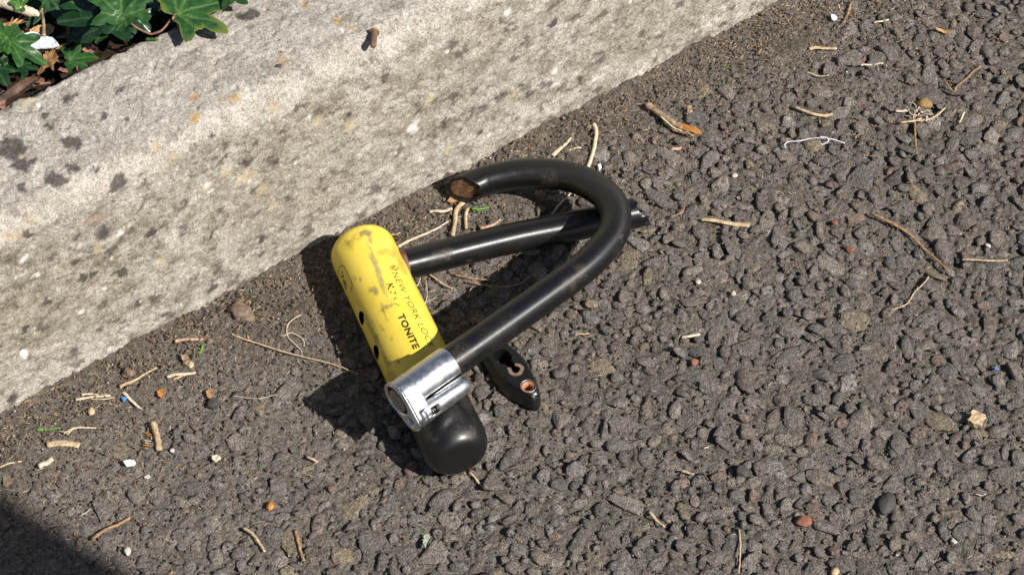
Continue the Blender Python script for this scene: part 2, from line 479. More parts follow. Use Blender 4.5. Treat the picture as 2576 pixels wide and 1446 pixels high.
# ================================================================== THE KERB
def kerb_profile(fine):
    r1_, r2_ = 0.014, 0.006
    pts = [(0.0, -0.05), (0.0, -0.004)]
    pts = [(0.001, -0.05)] + [(0.0, z) for z in np.arange(-0.006, KH - r1_, fine)]
    for a in np.arange(0, math.pi / 2, fine / r1_): pts.append((-r1_ + r1_ * math.cos(a), KH - r1_ + r1_ * math.sin(a)))
    for s in np.arange(-r1_, -KW + r2_, -fine): pts.append((s, KH))
    for a in np.arange(0, math.pi / 2, fine / r2_): pts.append((-KW + r2_ - r2_ * math.sin(a), KH - r2_ + r2_ * math.cos(a)))
    for z in np.arange(KH - r2_, KH - 0.03, -fine): pts.append((-KW, z))
    pts += [(-KW, 0.06), (-KW, -0.05)]
    return np.array(pts)
DARK = [(28, 372, 36), (48, 412, 22), (62, 420, 16), (178, 358, 21), (262, 297, 12), (323, 299, 7), (176, 250, 15), (188, 238, 10), (165, 262, 8), (182, 418, 15), (140, 448, 21),  # dark lichen blotches; among them an ivy leaf's cast shadow, painted in
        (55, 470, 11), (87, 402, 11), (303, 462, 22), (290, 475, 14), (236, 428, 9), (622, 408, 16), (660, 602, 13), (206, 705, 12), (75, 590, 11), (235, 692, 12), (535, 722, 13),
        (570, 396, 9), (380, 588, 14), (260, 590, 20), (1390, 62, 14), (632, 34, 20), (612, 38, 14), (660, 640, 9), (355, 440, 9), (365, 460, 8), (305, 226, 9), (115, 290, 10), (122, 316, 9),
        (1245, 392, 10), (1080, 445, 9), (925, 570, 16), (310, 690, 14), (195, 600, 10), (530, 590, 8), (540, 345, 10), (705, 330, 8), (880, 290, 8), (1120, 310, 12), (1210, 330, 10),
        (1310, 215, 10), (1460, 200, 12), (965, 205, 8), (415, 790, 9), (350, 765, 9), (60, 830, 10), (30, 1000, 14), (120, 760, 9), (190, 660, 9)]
OCHRE = [(492, 242, 11), (500, 254, 8), (592, 243, 14), (580, 250, 8), (490, 291, 11), (518, 299, 6), (850, 54, 10), (882, 68, 10), (787, 177, 10), (55, 391, 8), (275, 428, 10), (440, 200, 6), (200, 470, 8), (560, 250, 5)]
CREAM = [(570, 438, 14), (625, 445, 20), (520, 470, 16), (660, 478, 16), (800, 300, 14), (955, 610, 16), (1130, 375, 16), (250, 628, 14), (70, 255, 18), (880, 320, 14), (1285, 240, 12), (1080, 250, 14), (405, 655, 15), (690, 520, 12)]
WHITE = [(1395, 180, 12), (1040, 325, 20), (1050, 312, 12), (60, 655, 9), (300, 590, 10), (62, 890, 11), (175, 285, 6), (415, 302, 8), (1185, 22, 9), (862, 78, 7), (520, 468, 9), (1275, 30, 12), (1125, 130, 7), (95, 690, 6)]
PINK = [(228, 556, 12), (250, 548, 12), (210, 562, 8), (272, 540, 6), (262, 470, 10)]
def kerb_stone(s0, s1, fine, seams=True):
    prof = kerb_profile(fine if fine < .002 else 0.004)
    if fine < .002:
        su = np.r_[np.arange(s0, -0.14, 0.005), np.arange(-0.14, 0.60, fine), np.arange(0.60, s1, 0.005), s1]
    else:
        su = np.linspace(s0, s1, 120)
    S_, I_ = np.meshgrid(su, np.arange(len(prof)), indexing='ij')
    pr = prof[I_.ravel()]; s = S_.ravel()
    base = KA[None] + KU[None] * s[:, None] + KN[None] * pr[:, :1] + np.array([0, 0, 1.0])[None] * pr[:, 1:2]
    # profile normals
    tg = np.gradient(prof, axis=0); tg /= np.linalg.norm(tg, axis=1)[:, None]
    nrm2 = np.stack([tg[:, 1], -tg[:, 0]], 1)[I_.ravel()]
    nrm = KN[None] * nrm2[:, :1] + np.array([0, 0, 1.0])[None] * nrm2[:, 1:2]
    onedge = np.exp(-((pr[:, 0] + KW) ** 2 + (pr[:, 1] - KH) ** 2) / 0.007 ** 2) + 0.6 * np.exp(-((pr[:, 0]) ** 2 + (pr[:, 1] - KH) ** 2) / 0.014 ** 2)
    d = 0.0030 * (fbm(base, 24, 3, 2) - .5) + 0.0007 * (fbm(base, 190, 4, 3, .65) - .5) + 0.0005 * (vnoise(base @ np.array([[.8, .6, 0], [-.48, .64, .6], [.36, -.48, .8]]), 330, 8) - .5)
    pit = sstep(0.66, 0.78, fbm(base, 260, 2, 21)); d -= 0.0009 * pit
    d += onedge * (0.0055 * (fbm(base, 75, 4, 14) - .62))
    # flared, crumbled foot where cement has run onto the tarmac
    foot = sstep(0.020, -0.002, pr[:, 1]) * (pr[:, 0] > -0.01)
    d += foot * (0.0070 * (fbm(base, 48, 4, 33) - .40))
    if fine < .002: d = d + 0.00050 * (rng.random(len(d)) - .5)
    co = base + nrm * d[:, None]
    n_, k_ = len(su), len(prof)
    id_ = np.arange(n_ * k_).reshape(n_, k_)
    f = np.stack([id_[:-1, :-1], id_[1:, :-1], id_[1:, 1:], id_[:-1, 1:]], -1).reshape(-1, 4)
    me = mesh_np('kerb_stone', co, f, fine > .002)
    wrp = np.stack([fbm(base, 260, 4, 61) - .5, fbm(base, 260, 4, 62) - .5, fbm(base, 260, 4, 63) - .5], 1) * 0.0060
    q = base + wrp
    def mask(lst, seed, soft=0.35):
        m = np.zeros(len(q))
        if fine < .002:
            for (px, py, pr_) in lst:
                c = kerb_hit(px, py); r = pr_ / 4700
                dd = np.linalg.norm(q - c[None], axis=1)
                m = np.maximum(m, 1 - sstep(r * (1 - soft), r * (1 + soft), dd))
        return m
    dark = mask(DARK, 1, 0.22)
    ond = sstep(0.64, 0.70, fbm(base, 120, 4, 51, .62)) * 0.95
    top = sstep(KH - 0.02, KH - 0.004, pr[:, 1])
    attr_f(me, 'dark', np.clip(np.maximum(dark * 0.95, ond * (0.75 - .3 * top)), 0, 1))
    attr_f(me, 'ochre', np.clip(mask(OCHRE, 2) + 0.5 * sstep(0.70, 0.74, fbm(base, 60, 3, 151)) * top, 0, 1))
    attr_f(me, 'cream', mask(CREAM, 3, 0.6))
    attr_f(me, 'white', np.clip(mask(WHITE, 4, 0.30) + sstep(0.80, 0.84, fbm(base, 170, 3, 301)) * .9, 0, 1))
    attr_f(me, 'pink', mask(PINK, 5, 0.6) * 0.55)
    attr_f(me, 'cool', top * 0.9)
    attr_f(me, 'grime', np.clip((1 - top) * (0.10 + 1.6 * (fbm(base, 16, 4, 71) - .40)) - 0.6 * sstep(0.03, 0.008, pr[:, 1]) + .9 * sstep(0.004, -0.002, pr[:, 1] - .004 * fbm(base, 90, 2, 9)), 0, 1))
    return me
kerb = tag(obj('kerb', None), kind='structure')
for k in range(-3, 4):
    s0 = -0.20 + k * 0.918
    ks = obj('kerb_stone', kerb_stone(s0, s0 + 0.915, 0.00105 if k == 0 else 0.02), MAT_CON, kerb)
    if k == 0: KERB0 = ks

# ================================================================== THE BED BEHIND THE KERB
SOILZ = KH - 0.022
bs = np.linspace(-2.9, 3.6, 14); rows = []
nsx, nsy = 260, 90
ss = np.linspace(-0.12, 0.42, nsx); tt = np.linspace(0.0, 0.20, nsy)
S_, T_ = np.meshgrid(ss, tt); sv, tv = S_.ravel(), T_.ravel()
pp = KA[None] + KU[None] * sv[:, None] - KN[None] * (KW - 0.004 + tv)[:, None]
pp[:, 2] = SOILZ + 0.016 * (fbm(pp, 45, 4, 5) - .5) + 0.006 * (fbm(pp, 220, 3, 6) - .5)
id_ = np.arange(nsx * nsy).reshape(nsy, nsx)
f = np.stack([id_[:-1, :-1], id_[1:, :-1], id_[1:, 1:], id_[:-1, 1:]], -1).reshape(-1, 4)
soil = tag(obj('soil', mesh_np('soil', pp, f), MAT_SOIL), kind='structure')
far = [KA + KU * s - KN * t + np.array([0, 0, SOILZ - 0.013]) for s, t in ((-2.9, KW - .003), (3.6, KW - .003), (3.6, 2.5), (-2.9, 2.5))]
tag(obj('flower_bed', mesh_np('flower_bed', far, [(0, 1, 2, 3)], False), MAT_SOIL), kind='structure')

# ------------------------------------------------------------------ leaves
def leaf_mat(name, base, vein, gloss=0.35, blotch=(0.5, 0.42, 0.10), amount=0.0):
    m = M(name, gloss, 0.45)
    n = m.noise(260, 4, 0.6)
    c = m.mix(1.0, base, m.ramp(n, [(0.3, 0.6), (0.7, 1.4)]), 'MULTIPLY')
    c = m.mix(m.math('MULTIPLY', m.attr('vein'), 0.75), c, vein)
    if amount:
        c = m.mix(m.math('MULTIPLY', m.attr('rim'), amount), c, blotch)
    m.color(c); m.bump(m.math('ADD', n, m.math('MULTIPLY', m.attr('vein'), -0.7)), 0.35, 0.0008)
    m.b.inputs['Transmission Weight'].default_value = 0.0
    return m.m
IVY = [leaf_mat('ivy_green', (0.020, 0.066, 0.014), (0.085, 0.16, 0.05), .38), leaf_mat('ivy_dark', (0.010, 0.034, 0.011), (0.05, 0.10, 0.035), .34),
       leaf_mat('ivy_bright', (0.036, 0.105, 0.016), (0.13, 0.23, 0.06), .42), leaf_mat('ivy_yellow_rim', (0.022, 0.072, 0.016), (0.11, 0.20, 0.055), .38, (0.30, 0.30, 0.06), .35)]
LEAF_TAN = leaf_mat('oak_leaf_tan', (0.42, 0.25, 0.105), (0.22, 0.12, 0.05), .6)
LEAF_BROWN = leaf_mat('fallen_leaf_brown', (0.27, 0.145, 0.060), (0.14, 0.07, 0.03), .55)
LEAF_PINK = leaf_mat('withered_leaf', (0.33, 0.17, 0.115), (0.20, 0.10, 0.07), .55)
def outline(kind, n=96):
    a = np.linspace(-math.pi, math.pi, n, endpoint=False)          # 0 = tip
    if kind == 'ivy':
        lob = [(0, 1.0, .46), (1.05, .84, .40), (-1.05, .84, .40), (2.15, .70, .40), (-2.15, .70, .40)]
    elif kind == 'ivy3':
        lob = [(0, 1.0, .46), (1.25, .74, .46), (-1.25, .74, .46), (2.5, .55, .5), (-2.5, .55, .5)]
    elif kind == 'oak':
        lob = [(0, 1.0, .20), (.55, .80, .14), (-.5, .82, .14), (1.1, .60, .16), (-1.05, .58, .17), (2.0, .52, .25), (-2.1, .5, .25), (3.14, .55, .3)]
    elif kind == 'holly':
        lob = [(0, 1.0, .10), (.75, .62, .09), (-.75, .62, .09), (1.5, .52, .10), (-1.5, .52, .10), (2.3, .55, .12), (-2.3, .55, .12), (3.14, .55, .2)]
    else:
        r = 0.30 + 0.70 * np.abs(np.cos(a / 2)) ** 0.7 * (0.35 + .65 * np.cos(a) ** 2)
        return a, r
    r = np.full(n, 0.58 if kind.startswith('ivy') else 0.36)
    for c, R_, w in lob:
        d = np.abs((a - c + math.pi) % (2 * math.pi) - math.pi)
        r = np.maximum(r, R_ * np.clip(1 - (d / w / 2.1) ** 1.15, 0, 1) + 0.25 * np.exp(-(d / w) ** 2))
    if kind.startswith('ivy'):
        r *= 1 - 0.42 * np.exp(-((np.abs(a) - math.pi) / 0.20) ** 2)
    return a, r
def leaf_mesh(kind, tip, base, width, fold=0.15, curl=0.12, wave=0.06, seed=0, flip=0.0, lift=0.0, rings=11, na=96):
    """leaf whose stalk end is at base and tip at tip (world points); width is relative"""
    tip, base = np.asarray(tip, float), np.asarray(base, float)
    r_ = np.random.default_rng(seed)
    ax = tip - base; L = np.linalg.norm(ax); ax /= L
    sd = np.cross(ax, [0, 0, 1.0]); sd /= np.linalg.norm(sd)
    up = np.cross(sd, ax)
    c_, s_ = math.cos(flip), math.sin(flip); sd, up = sd * c_ + up * s_, up * c_ - sd * s_
    a, r = outline(kind, na)
    r = r * (1 + 0.07 * (r_.random(len(r)) - .5) + 0.10 * np.sin(a * 3 + r_.random() * 6))
    n = len(a)
    # plane coordinates: centre at 0, tip +x; base of stalk at x = -r(pi)
    rb = r[0]
    sc = 1.0 / (1.0 + rb)
    vs = [(0.0, 0.0)]
    for k in range(1, rings + 1):
        for j in range(n): vs.append((r[j] * math.cos(a[j]) * k / rings, r[j] * math.sin(a[j]) * k / rings))
    uv = np.array(vs)
    x = (uv[:, 0] + rb) * sc; y = uv[:, 1] * sc * width
    z = fold * np.abs(y) - curl * (x - .5) ** 2 - curl * 0.8 * y * y + wave * (vnoise(np.stack([x, y, x * 0 + seed], 1), 4.0, seed) - .5) + wave * .5 * (vnoise(np.stack([x, y, x * 0], 1), 9, seed + 3) - .5)
    co = base[None] + L * (ax[None] * x[:, None] + sd[None] * y[:, None] + up[None] * (z + lift)[:, None])
    f = []
    for j in range(n): f.append((0, 1 + j, 1 + (j + 1) % n, 1 + (j + 1) % n))
    tri = [(0, 1 + j, 1 + (j + 1) % n) for j in range(n)]
    quads = []
    for k in range(rings - 1):
        b0, b1 = 1 + k * n, 1 + (k + 1) * n
        for j in range(n): quads += [(b0 + j, b1 + j, b1 + (j + 1) % n), (b0 + j, b1 + (j + 1) % n, b0 + (j + 1) % n)]
    me = mesh_np('leaf', co, np.array(tri + quads))
    # veins run from the stalk end to the lobes
    vein = np.zeros(len(uv)); px = uv[:, 0] + rb * .85; py = uv[:, 1]
    angs = (0, .62, -.62, 1.25, -1.25) if kind.startswith('ivy') else (0,)
    for t_ in angs:
        al = px * math.cos(t_) + py * math.sin(t_); ac = np.abs(-px * math.sin(t_) + py * math.cos(t_))
        vein = np.maximum(vein, (al > 0) * (1 - sstep(0.012, 0.045, ac)))
    if not kind.startswith('ivy'):
        for xs in (.25, .5, .75, 1.0):
            for sg in (-1, 1):
                ac = np.abs((px - xs) - sg * py * 0.9); vein = np.maximum(vein, .6 * (sg * py > 0) * (1 - sstep(0.012, 0.04, ac)))
    attr_f(me, 'vein', vein)
    rim = np.r_[0, np.repeat(np.arange(1, rings + 1) / rings, n)]
    attr_f(me, 'rim', sstep(.72, 1.0, rim + .25 * (vnoise(np.stack([uv[:, 0], uv[:, 1], uv[:, 0] * 0], 1), 4, seed + 8) - .5)))
    return me
def z3(x, y, dz=0.0):                       # pixel of the enlarged top left corner -> place above the bed
    return P(x * .2348, y * .2348, KH + dz)
ivy = thing('ivy_plant', tuple(KA + KU * 0.14 - KN * 0.09 + np.array([0, 0, SOILZ])), 'glossy green ivy with lobed pale veined leaves creeping up behind the kerb', 'ivy')
def ivy_leaf(kind, tip, base, w, m, seed, **kw):
    return part('leaf', leaf_mesh(kind, z3(*tip), z3(*base), w, seed=seed, **kw), IVY[m], ivy)
leafs = [('ivy', (735, 205, .006), (1345, 175, .010), 1.0, 1, 1), ('ivy3', (1050, 415, .006), (1350, 190, .012), .80, 0, 2), ('ivy', (1290, -190, .018), (1300, 190, .012), 1.25, 0, 3),
         ('ivy', (2420, -10, .006), (1880, 150, .008), 1.35, 3, 4), ('ivy', (1600, 330, -.004), (1400, 130, .004), 1.2, 1, 5), ('ivy', (1000, 610, -.006), (730, 640, -.004), 1.25, 0, 6),
         ('ivy', (440, 640, -.004), (90, 430, .004), .95, 0, 7), ('ivy3', (-110, 560, .002), (90, 400, .006), 1.3, 2, 8), ('ivy', (700, 190, -.010), (480, -80, -.004), 1.5, 1, 9),
         ('ivy3', (200, 735, -.006), (20, 590, 0), .8, 1, 10), ('ivy3', (410, 740, -.004), (195, 715, -.004), .9, 1, 11), ('ivy', (60, 900, -.004), (-60, 700, -.002), 1.2, 1, 12),
         ('ivy3', (190, -60, .010), (215, 95, .008), .8, 2, 13), ('ivy3', (640, 385, -.010), (960, 330, -.006), .7, 1, 14), ('ivy3', (955, 130, .0), (1085, 60, .006), .9, 2, 15),
         ('ivy', (1690, 60, -.012), (1480, -120, -.006), 1.3, 1, 16), ('ivy3', (700, 760, -.006), (760, 680, -.004), .8, 2, 17), ('ivy3', (250, 900, -.01), (215, 720, -.008), .6, 1, 18),
         ('ivy', (880, -120, .008), (1060, 120, .006), 1.2, 1, 19), ('ivy', (2700, -160, .01), (2380, -60, .008), 1.2, 0, 20), ('ivy', (-120, 330, .004), (60, 360, .004), 1.2, 0, 21),
         ('ivy3', (170, 350, .006), (70, 400, .004), 1.1, 2, 22), ('ivy', (1800, 230, 0), (1930, 165, .004), .9, 1, 23), ('ivy', (300, -200, .012), (520, -60, .004), 1.2, 0, 24),
         ('ivy3', (1230, 320, .004), (1330, 200, .010), .8, 2, 25)]
for L_ in leafs: ivy_leaf(*L_)
def stem(pts, r, name='stem'):
    c = catmull([z3(*p) for p in pts], 14); v, f = tube(c, np.linspace(r, r * .8, 14), 8, lump=.15)
    part(name, mesh_np(name, v, f), MAT_STEM, ivy)
stem([(1340, 185, .010), (1450, 290, .008), (1590, 360, .003), (1640, 368, .001)], .0007)
stem([(1640, 365, .001), (1730, 330, .002), (1810, 240, .004), (1885, 150, .007)], .0007)
stem([(915, 350, -.004), (945, 420, -.008), (970, 495, -.014)], .0007)
stem([(1310, 300, .0), (1350, 350, -.004), (1410, 410, -.008)], .0007)
stem([(1380, 0, .004), (1420, 60, .0), (1470, 90, -.004)], .0006)
stem([(730, 300, -.006), (735, 400, -.010), (740, 480, -.014)], .0009)
stem([(350, 920, -.008), (430, 900, -.008), (540, 890, -.010)], .0008)
stem([(820, 715, -.003), (825, 760, -.006), (790, 800, -.012)], .0006)
# more ivy of the same bed out of view, for cameras that stand elsewhere
items, veins = [], []
proto = leaf_mesh('ivy', (0.03, 0, 0), (0, 0, 0), 1.1, seed=99, rings=5, na=48)
pv = np.empty(len(proto.vertices) * 3); proto.vertices.foreach_get('co', pv); pv = pv.reshape(-1, 3)
pf = np.array([p.vertices[:] for p in proto.polygons]); pa = np.empty(len(pv)); proto.attributes['vein'].data.foreach_get('value', pa)
for k in range(420):
    s, t = random.uniform(-0.55, 1.05), random.uniform(0.085, 0.60)
    p = KA + KU * s - KN * t; c2 = (p - CAM); zz = c2 @ _F
    if p[2] == 0 and abs((c2 + [0, 0, KH]) @ _R / zz * FPX) < 1330 and (c2 + [0, 0, KH]) @ _U / zz * FPX < 745: continue
    a, sc = random.uniform(0, 6.28), random.uniform(.7, 1.5)
    E_ = np.array(__import__('mathutils').Euler((random.gauss(0, .35), random.gauss(0, .35), a)).to_matrix())
    items.append((pv @ E_.T * sc + [p[0], p[1], KH - 0.012 + random.uniform(0, .03)], pf)); veins.append(pa)
v, f = merge(items); me = mesh_np('ivy_ground_cover', v, f); attr_f(me, 'vein', np.hstack(veins))
tag(obj('ivy_ground_cover', me, IVY[0]), 'mass of green ivy covering the bed away from the kerb', 'ivy', kind='stuff')
# fallen leaves, stick, plastic
def solo_leaf(name, kind, tip, base, w, m, seed, label, cat='leaf', **kw):
    me = leaf_mesh(kind, tip, base, w, seed=seed, **kw)
    c = (np.asarray(tip) + np.asarray(base)) / 2
    me.transform(Matrix.Translation(-Vector(c))); o = obj(name, me, m); o.location = c
    return tag(o, label, cat)
solo_leaf('dead_leaf', 'oak', z3(300, 170, 0), z3(-60, 370, -.004), .62, LEAF_TAN, 31, 'tan lobed dry leaf lying under the pale stick in the ivy', wave=.12)
solo_leaf('dead_leaf', 'oak', z3(690, 470, -.006), z3(400, 800, -.014), 1.0, LEAF_BROWN, 32, 'broad brown dead leaf lying below the torn plastic scrap', wave=.10)
solo_leaf('dead_leaf', 'plain', z3(555, 270, -.010), z3(330, 420, -.012), .9, LEAF_TAN, 33, 'light brown dead leaf poking out behind the torn plastic scrap', wave=.10)
solo_leaf('dead_leaf', 'plain', z3(410, 850, .001), z3(-10, 1130, .0), .36, MAT_DARKLEAF, 34, 'dark rotting folded leaf resting along the back edge of the kerb', fold=.5)
solo_leaf('dead_leaf', 'plain', z3(30, 1150, .002), z3(0, 1000, -.004), .7, LEAF_PINK, 35, 'reddish brown dead leaf at the kerb edge beside the dark rotting leaf', wave=.15)
solo_leaf('dead_leaf', 'plain', z3(2005, 345, .0005), z3(1900, 190, .006), .95, LEAF_PINK, 36, 'small dry reddish triangular leaf hanging over the kerb below a large ivy leaf', fold=.4)
solo_leaf('dead_leaf', 'plain', z3(1040, 530, -.008), z3(900, 590, -.010), .55, LEAF_PINK, 37, 'small curled reddish leaf beside the single ivy leaf at the kerb', fold=.3)
solo_leaf('dead_leaf', 'plain', z3(930, 545, -.010), z3(840, 430, -.012), .5, LEAF_PINK, 38, 'narrow pinkish withered leaf standing among stems behind the kerb', fold=.3)
solo_leaf('dead_leaf', 'plain', z3(480, 880, -.004), z3(390, 870, -.006), .8, LEAF_PINK, 39, 'small pale pink dry leaf scrap beside the dark rotting leaf', fold=.3)
solo_leaf('dead_leaf', 'plain', z3(715, 775, -.002), z3(640, 740, -.003), .6, LEAF_PINK, 40, 'tiny purplish withered leaf tip touching the kerb edge', fold=.3)
solo_leaf('yellow_leaf', 'plain', z3(1690, 430, .002), z3(1570, 425, .001), .45, IVY[2], 41, 'small yellowish green leaf bud lying on the kerb edge at a stem fork', fold=.4)
for k in range(46):                                                   # brown crumbs between the ivy
    x, y = random.uniform(-60, 1900), random.uniform(-80, 900)
    if y > 1150 - x * 0.47 - 130: continue
    solo = leaf_mesh('plain', rings=5, na=40, tip=z3(x + random.uniform(-70, 70), y + random.uniform(-70, 70), -.012), base=z3(x, y, -.016), width=random.uniform(.4, .9), fold=.3, wave=.15, seed=200 + k)
    items_ = solo
    o = obj('leaf_scrap', solo, random.choice([LEAF_BROWN, LEAF_TAN, LEAF_PINK, MAT_DARKLEAF])); tag(o, 'dry brown leaf scrap on the dark soil between ivy stems', 'leaf', 'leaf scraps on the soil under the ivy')
stk = thing('stick', tuple(z3(200, 90, .0)), 'thick pale broken stick lying on the ivy bed', 'stick')
c = catmull([z3(-180, 5, .006), z3(0, 30, .006), (z3(170, 75, .006)), z3(300, 120, .005), z3(425, 155, .004)], 30)
v, f = tube(c, np.r_[np.linspace(.0026, .0024, 24), np.linspace(.0024, .0012, 6)], 12, lump=.22, seed=4); part('bark', mesh_np('bark', v, f), MAT_PALE, stk)
c = catmull([z3(410, 150, .004), z3(440, 120, .006), z3(455, 90, .007)], 8); v, f = tube(c, np.linspace(.0009, .0004, 8), 6, lump=.2); part('splinter', mesh_np('splinter', v, f), MAT_BARK, stk)
tw = catmull([z3(440, 90, .0), z3(465, 230, .002), z3(470, 390, -.002)], 14); v, f = tube(tw, np.linspace(.0007, .0010, 14), 7, lump=.2)
me = mesh_np('twig', v, f); tag(obj('twig', me, MAT_BARK), 'thin dark twig leaning from the pale stick onto the torn plastic scrap', 'twig')
def scrap(name, pix, h0, thick, m, label, cat, hfun=None, conv=None, bend=0.0, seed=0):
    """thick flat fragment from an outline of picture points"""
    conv = conv or (lambda x, y, h_: P(x, y, h_))
    pts = np.array([conv(x, y, h0) for x, y in pix]); c = pts.mean(0); r_ = np.random.default_rng(seed)
    bm = bmesh.new()
    vs = [bm.verts.new(p - c) for p in pts]; fc = bm.faces.new(vs)
    bmesh.ops.triangulate(bm, faces=[fc]); bmesh.ops.subdivide_edges(bm, edges=bm.edges[:], cuts=2, use_grid_fill=True)
    R_ = max(np.linalg.norm(pts - c, axis=1))
    for v_ in bm.verts: v_.co.z += bend * R_ * ((v_.co.x / R_) ** 2 - .3) + thick * .6 * (r_.random() - .5)
    g = bmesh.ops.extrude_face_region(bm, geom=bm.faces[:])
    for e in g['geom']:
        if isinstance(e, bmesh.types.BMVert): e.co.z += thick
    bmesh.ops.recalc_face_normals(bm, faces=bm.faces[:])
    me = bpy.data.meshes.new(name); bm.to_mesh(me); bm.free()
    o = obj(name, me, m); o.location = c
    return tag(o, label, cat)
scrap('plastic_scrap', [(210, 405), (330, 352), (410, 360), (450, 395), (500, 400), (560, 415), (600, 450), (640, 510), (560, 520), (440, 520), (300, 530), (250, 490)], -.003, .0009, MAT_PLASTIC,
      'torn pale blue white plastic scrap lying among ivy and dead leaves', 'scrap', conv=lambda x, y, h_: z3(x, y, h_), bend=.12)

# ================================================================== THE LOCK
def lock_mat_vinyl(name, aniso=False):
    m = M(name, 0.3, 0.65)
    n = m.noise(60, 4, 0.6); sc = m.noise(300, 6, 0.78); fine = m.noise(1700, 2, 0.6)
    c = m.mix(m.ramp(sc, [(0.62, 0.0), (0.80, 0.35)]), (0.0055, 0.0055, 0.0060), (0.045, 0.041, 0.037))
    c = m.mix(m.ramp(fine, [(0.72, 0.0), (0.77, 0.5)]), c, (0.16, 0.145, 0.13))
    c = m.mix(m.math('MULTIPLY', m.attr('dust'), m.ramp(m.noise(900, 5, 0.75), [(0.44, 0.0), (0.66, 0.75)])), c, (0.15, 0.11, 0.075))
    c = m.mix(m.math('MULTIPLY', m.attr('scratch'), 0.6), c, (0.26, 0.23, 0.20))
    m.color(c)
    m.rough(m.math('ADD', m.ramp(sc, [(0.35, 0.35), (0.75, 0.47)]), m.math('MULTIPLY', m.attr('dust'), 0.15)))
    m.bump(m.math('ADD', sc, m.math('MULTIPLY', fine, .2)), 0.10, 0.0003)
    if aniso:
        m.b.inputs['Anisotropic'].default_value = 0.70
        m.l(m.attr('axis', 'Vector'), m.b.inputs['Tangent'])
    return m.m
MAT_VINYL = lock_mat_vinyl('black_vinyl')
MAT_TUBE = lock_mat_vinyl('black_vinyl_tube', True)
def yellow_mat():
    m = M('yellow_vinyl', 0.40, 0.42)
    n = m.noise(70, 4, 0.6); fine = m.noise(1100, 4, 0.7); mid = m.noise(280, 5, 0.7)
    c = m.ramp(n, [(0.35, (0.74, 0.545, 0.055)), (0.65, (0.82, 0.635, 0.095))])
    c = m.mix(m.ramp(mid, [(0.56, 0.0), (0.74, 0.30)]), c, (0.55, 0.39, 0.05))
    c = m.mix(m.ramp(fine, [(0.64, 0.0), (0.74, 0.6)]), c, (0.24, 0.16, 0.03))
    c = m.mix(m.math('MULTIPLY', m.attr('streak'), m.ramp(mid, [(0.3, 1.0), (0.68, 0.5)])), c, (0.16, 0.145, 0.11))
    c = m.mix(m.math('MULTIPLY', m.attr('rust'), m.ramp(mid, [(0.3, 1.0), (0.66, 0.30)])), c, (0.20, 0.085, 0.022))
    c = m.mix(m.math('MULTIPLY', m.attr('grime'), m.ramp(mid, [(0.35, 0.85), (0.62, 0.25)])), c, (0.11, 0.075, 0.025))
    m.color(c); m.bump(m.math('ADD', mid, m.math('MULTIPLY', fine, .4)), 0.12, 0.0005)
    return m.m
MAT_YEL = yellow_mat()
def alu_mat():
    m = M('scuffed_aluminium', 0.34, 0.5, 1.0)
    n = m.noise(260, 4, 0.7); f_ = m.noise(1200, 4, 0.7)
    m.color(m.mix(m.ramp(f_, [(0.52, 0.0), (0.72, 0.5)]), (0.66, 0.67, 0.69), (0.40, 0.395, 0.39)))
    m.rough(m.ramp(n, [(0.3, 0.27), (0.7, 0.46)])); m.bump(f_, 0.18, 0.0003)
    return m.m
MAT_ALU = alu_mat()
MAT_STEEL = plain('dull_steel', (0.34, 0.31, 0.29), 0.48, 0.5, 0.3, 1.0, 900, .2)
MAT_RUST = make_straw('rusty_steel', (0.06, 0.028, 0.014), (0.16, 0.085, 0.045), (0.30, 0.19, 0.11), 0.6)
MAT_BLACK = plain('black_recess', (0.010, 0.0095, 0.009), 0.7, 0.3, 0.4)
MAT_INK = plain('worn_black_ink', (0.022, 0.017, 0.011), 0.6, 0.3, 0.4)
MAT_COPPER = plain('copper_brown_bush', (0.36, 0.18, 0.09), 0.45, 0.5, 0.3)

# crossbar axis
BR = 0.0177
A0, A1 = P(899, 604, BR), P(1165, 1163, BR)
AX = (A1 - A0); AL = np.linalg.norm(AX); AX /= AL
tocam = CAM - (A0 + A1) / 2; tocam /= np.linalg.norm(tocam)
N0 = tocam - AX * (tocam @ AX); N0 /= np.linalg.norm(N0)
SD = np.cross(AX, N0)
if SD @ _R < 0: SD = -SD
def bar(t, al, r=BR):
    return A0 + AX * t + r * (N0 * math.cos(al) + SD * math.sin(al))
def bar_hit(px, py, r=BR):
    """(t, angle) on the barrel at a picture point"""
    d = ray(px, py); o = CAM - A0
    d2 = d - AX * (d @ AX); o2 = o - AX * (o @ AX)
    a, b, c_ = d2 @ d2, 2 * (d2 @ o2), o2 @ o2 - r * r
    disc = b * b - 4 * a * c_
    k = (-b - math.sqrt(max(disc, 0))) / (2 * a)
    p = CAM + d * k - A0
    return float(p @ AX), math.atan2(p @ SD, p @ N0)
def lathe(prof, n=72):
    """prof list of (t, r) along the bar"""
    prof = np.array(prof); a = np.linspace(0, 2 * math.pi, n, endpoint=False)
    ring = N0[None] * np.cos(a)[:, None] + SD[None] * np.sin(a)[:, None]
    v = A0[None, None] + AX[None, None] * prof[:, 0][:, None, None] + ring[None] * prof[:, 1][:, None, None]
    k = len(prof); v = v.reshape(-1, 3); id_ = np.arange(k * n).reshape(k, n)
    nx_ = np.roll(id_, -1, axis=1)
    f = np.stack([id_[:-1], nx_[:-1], nx_[1:], id_[1:]], -1).reshape(-1, 4)
    return v, f, np.repeat(prof[:, 0], n), np.tile(a, k)
def arc(t0, r0, rad, a0, a1, n):               # rounded shoulder
    return [(t0 + rad * math.sin(a), r0 + rad * math.cos(a)) for a in np.linspace(a0, a1, n)]
crossbar = thing('lock_crossbar', tuple(P(1030, 900, 0)), 'yellow and black bicycle lock crossbar with a black cut shackle leg stuck in it', 'lock')
TY = 0.1055                                     # where the yellow sleeve ends
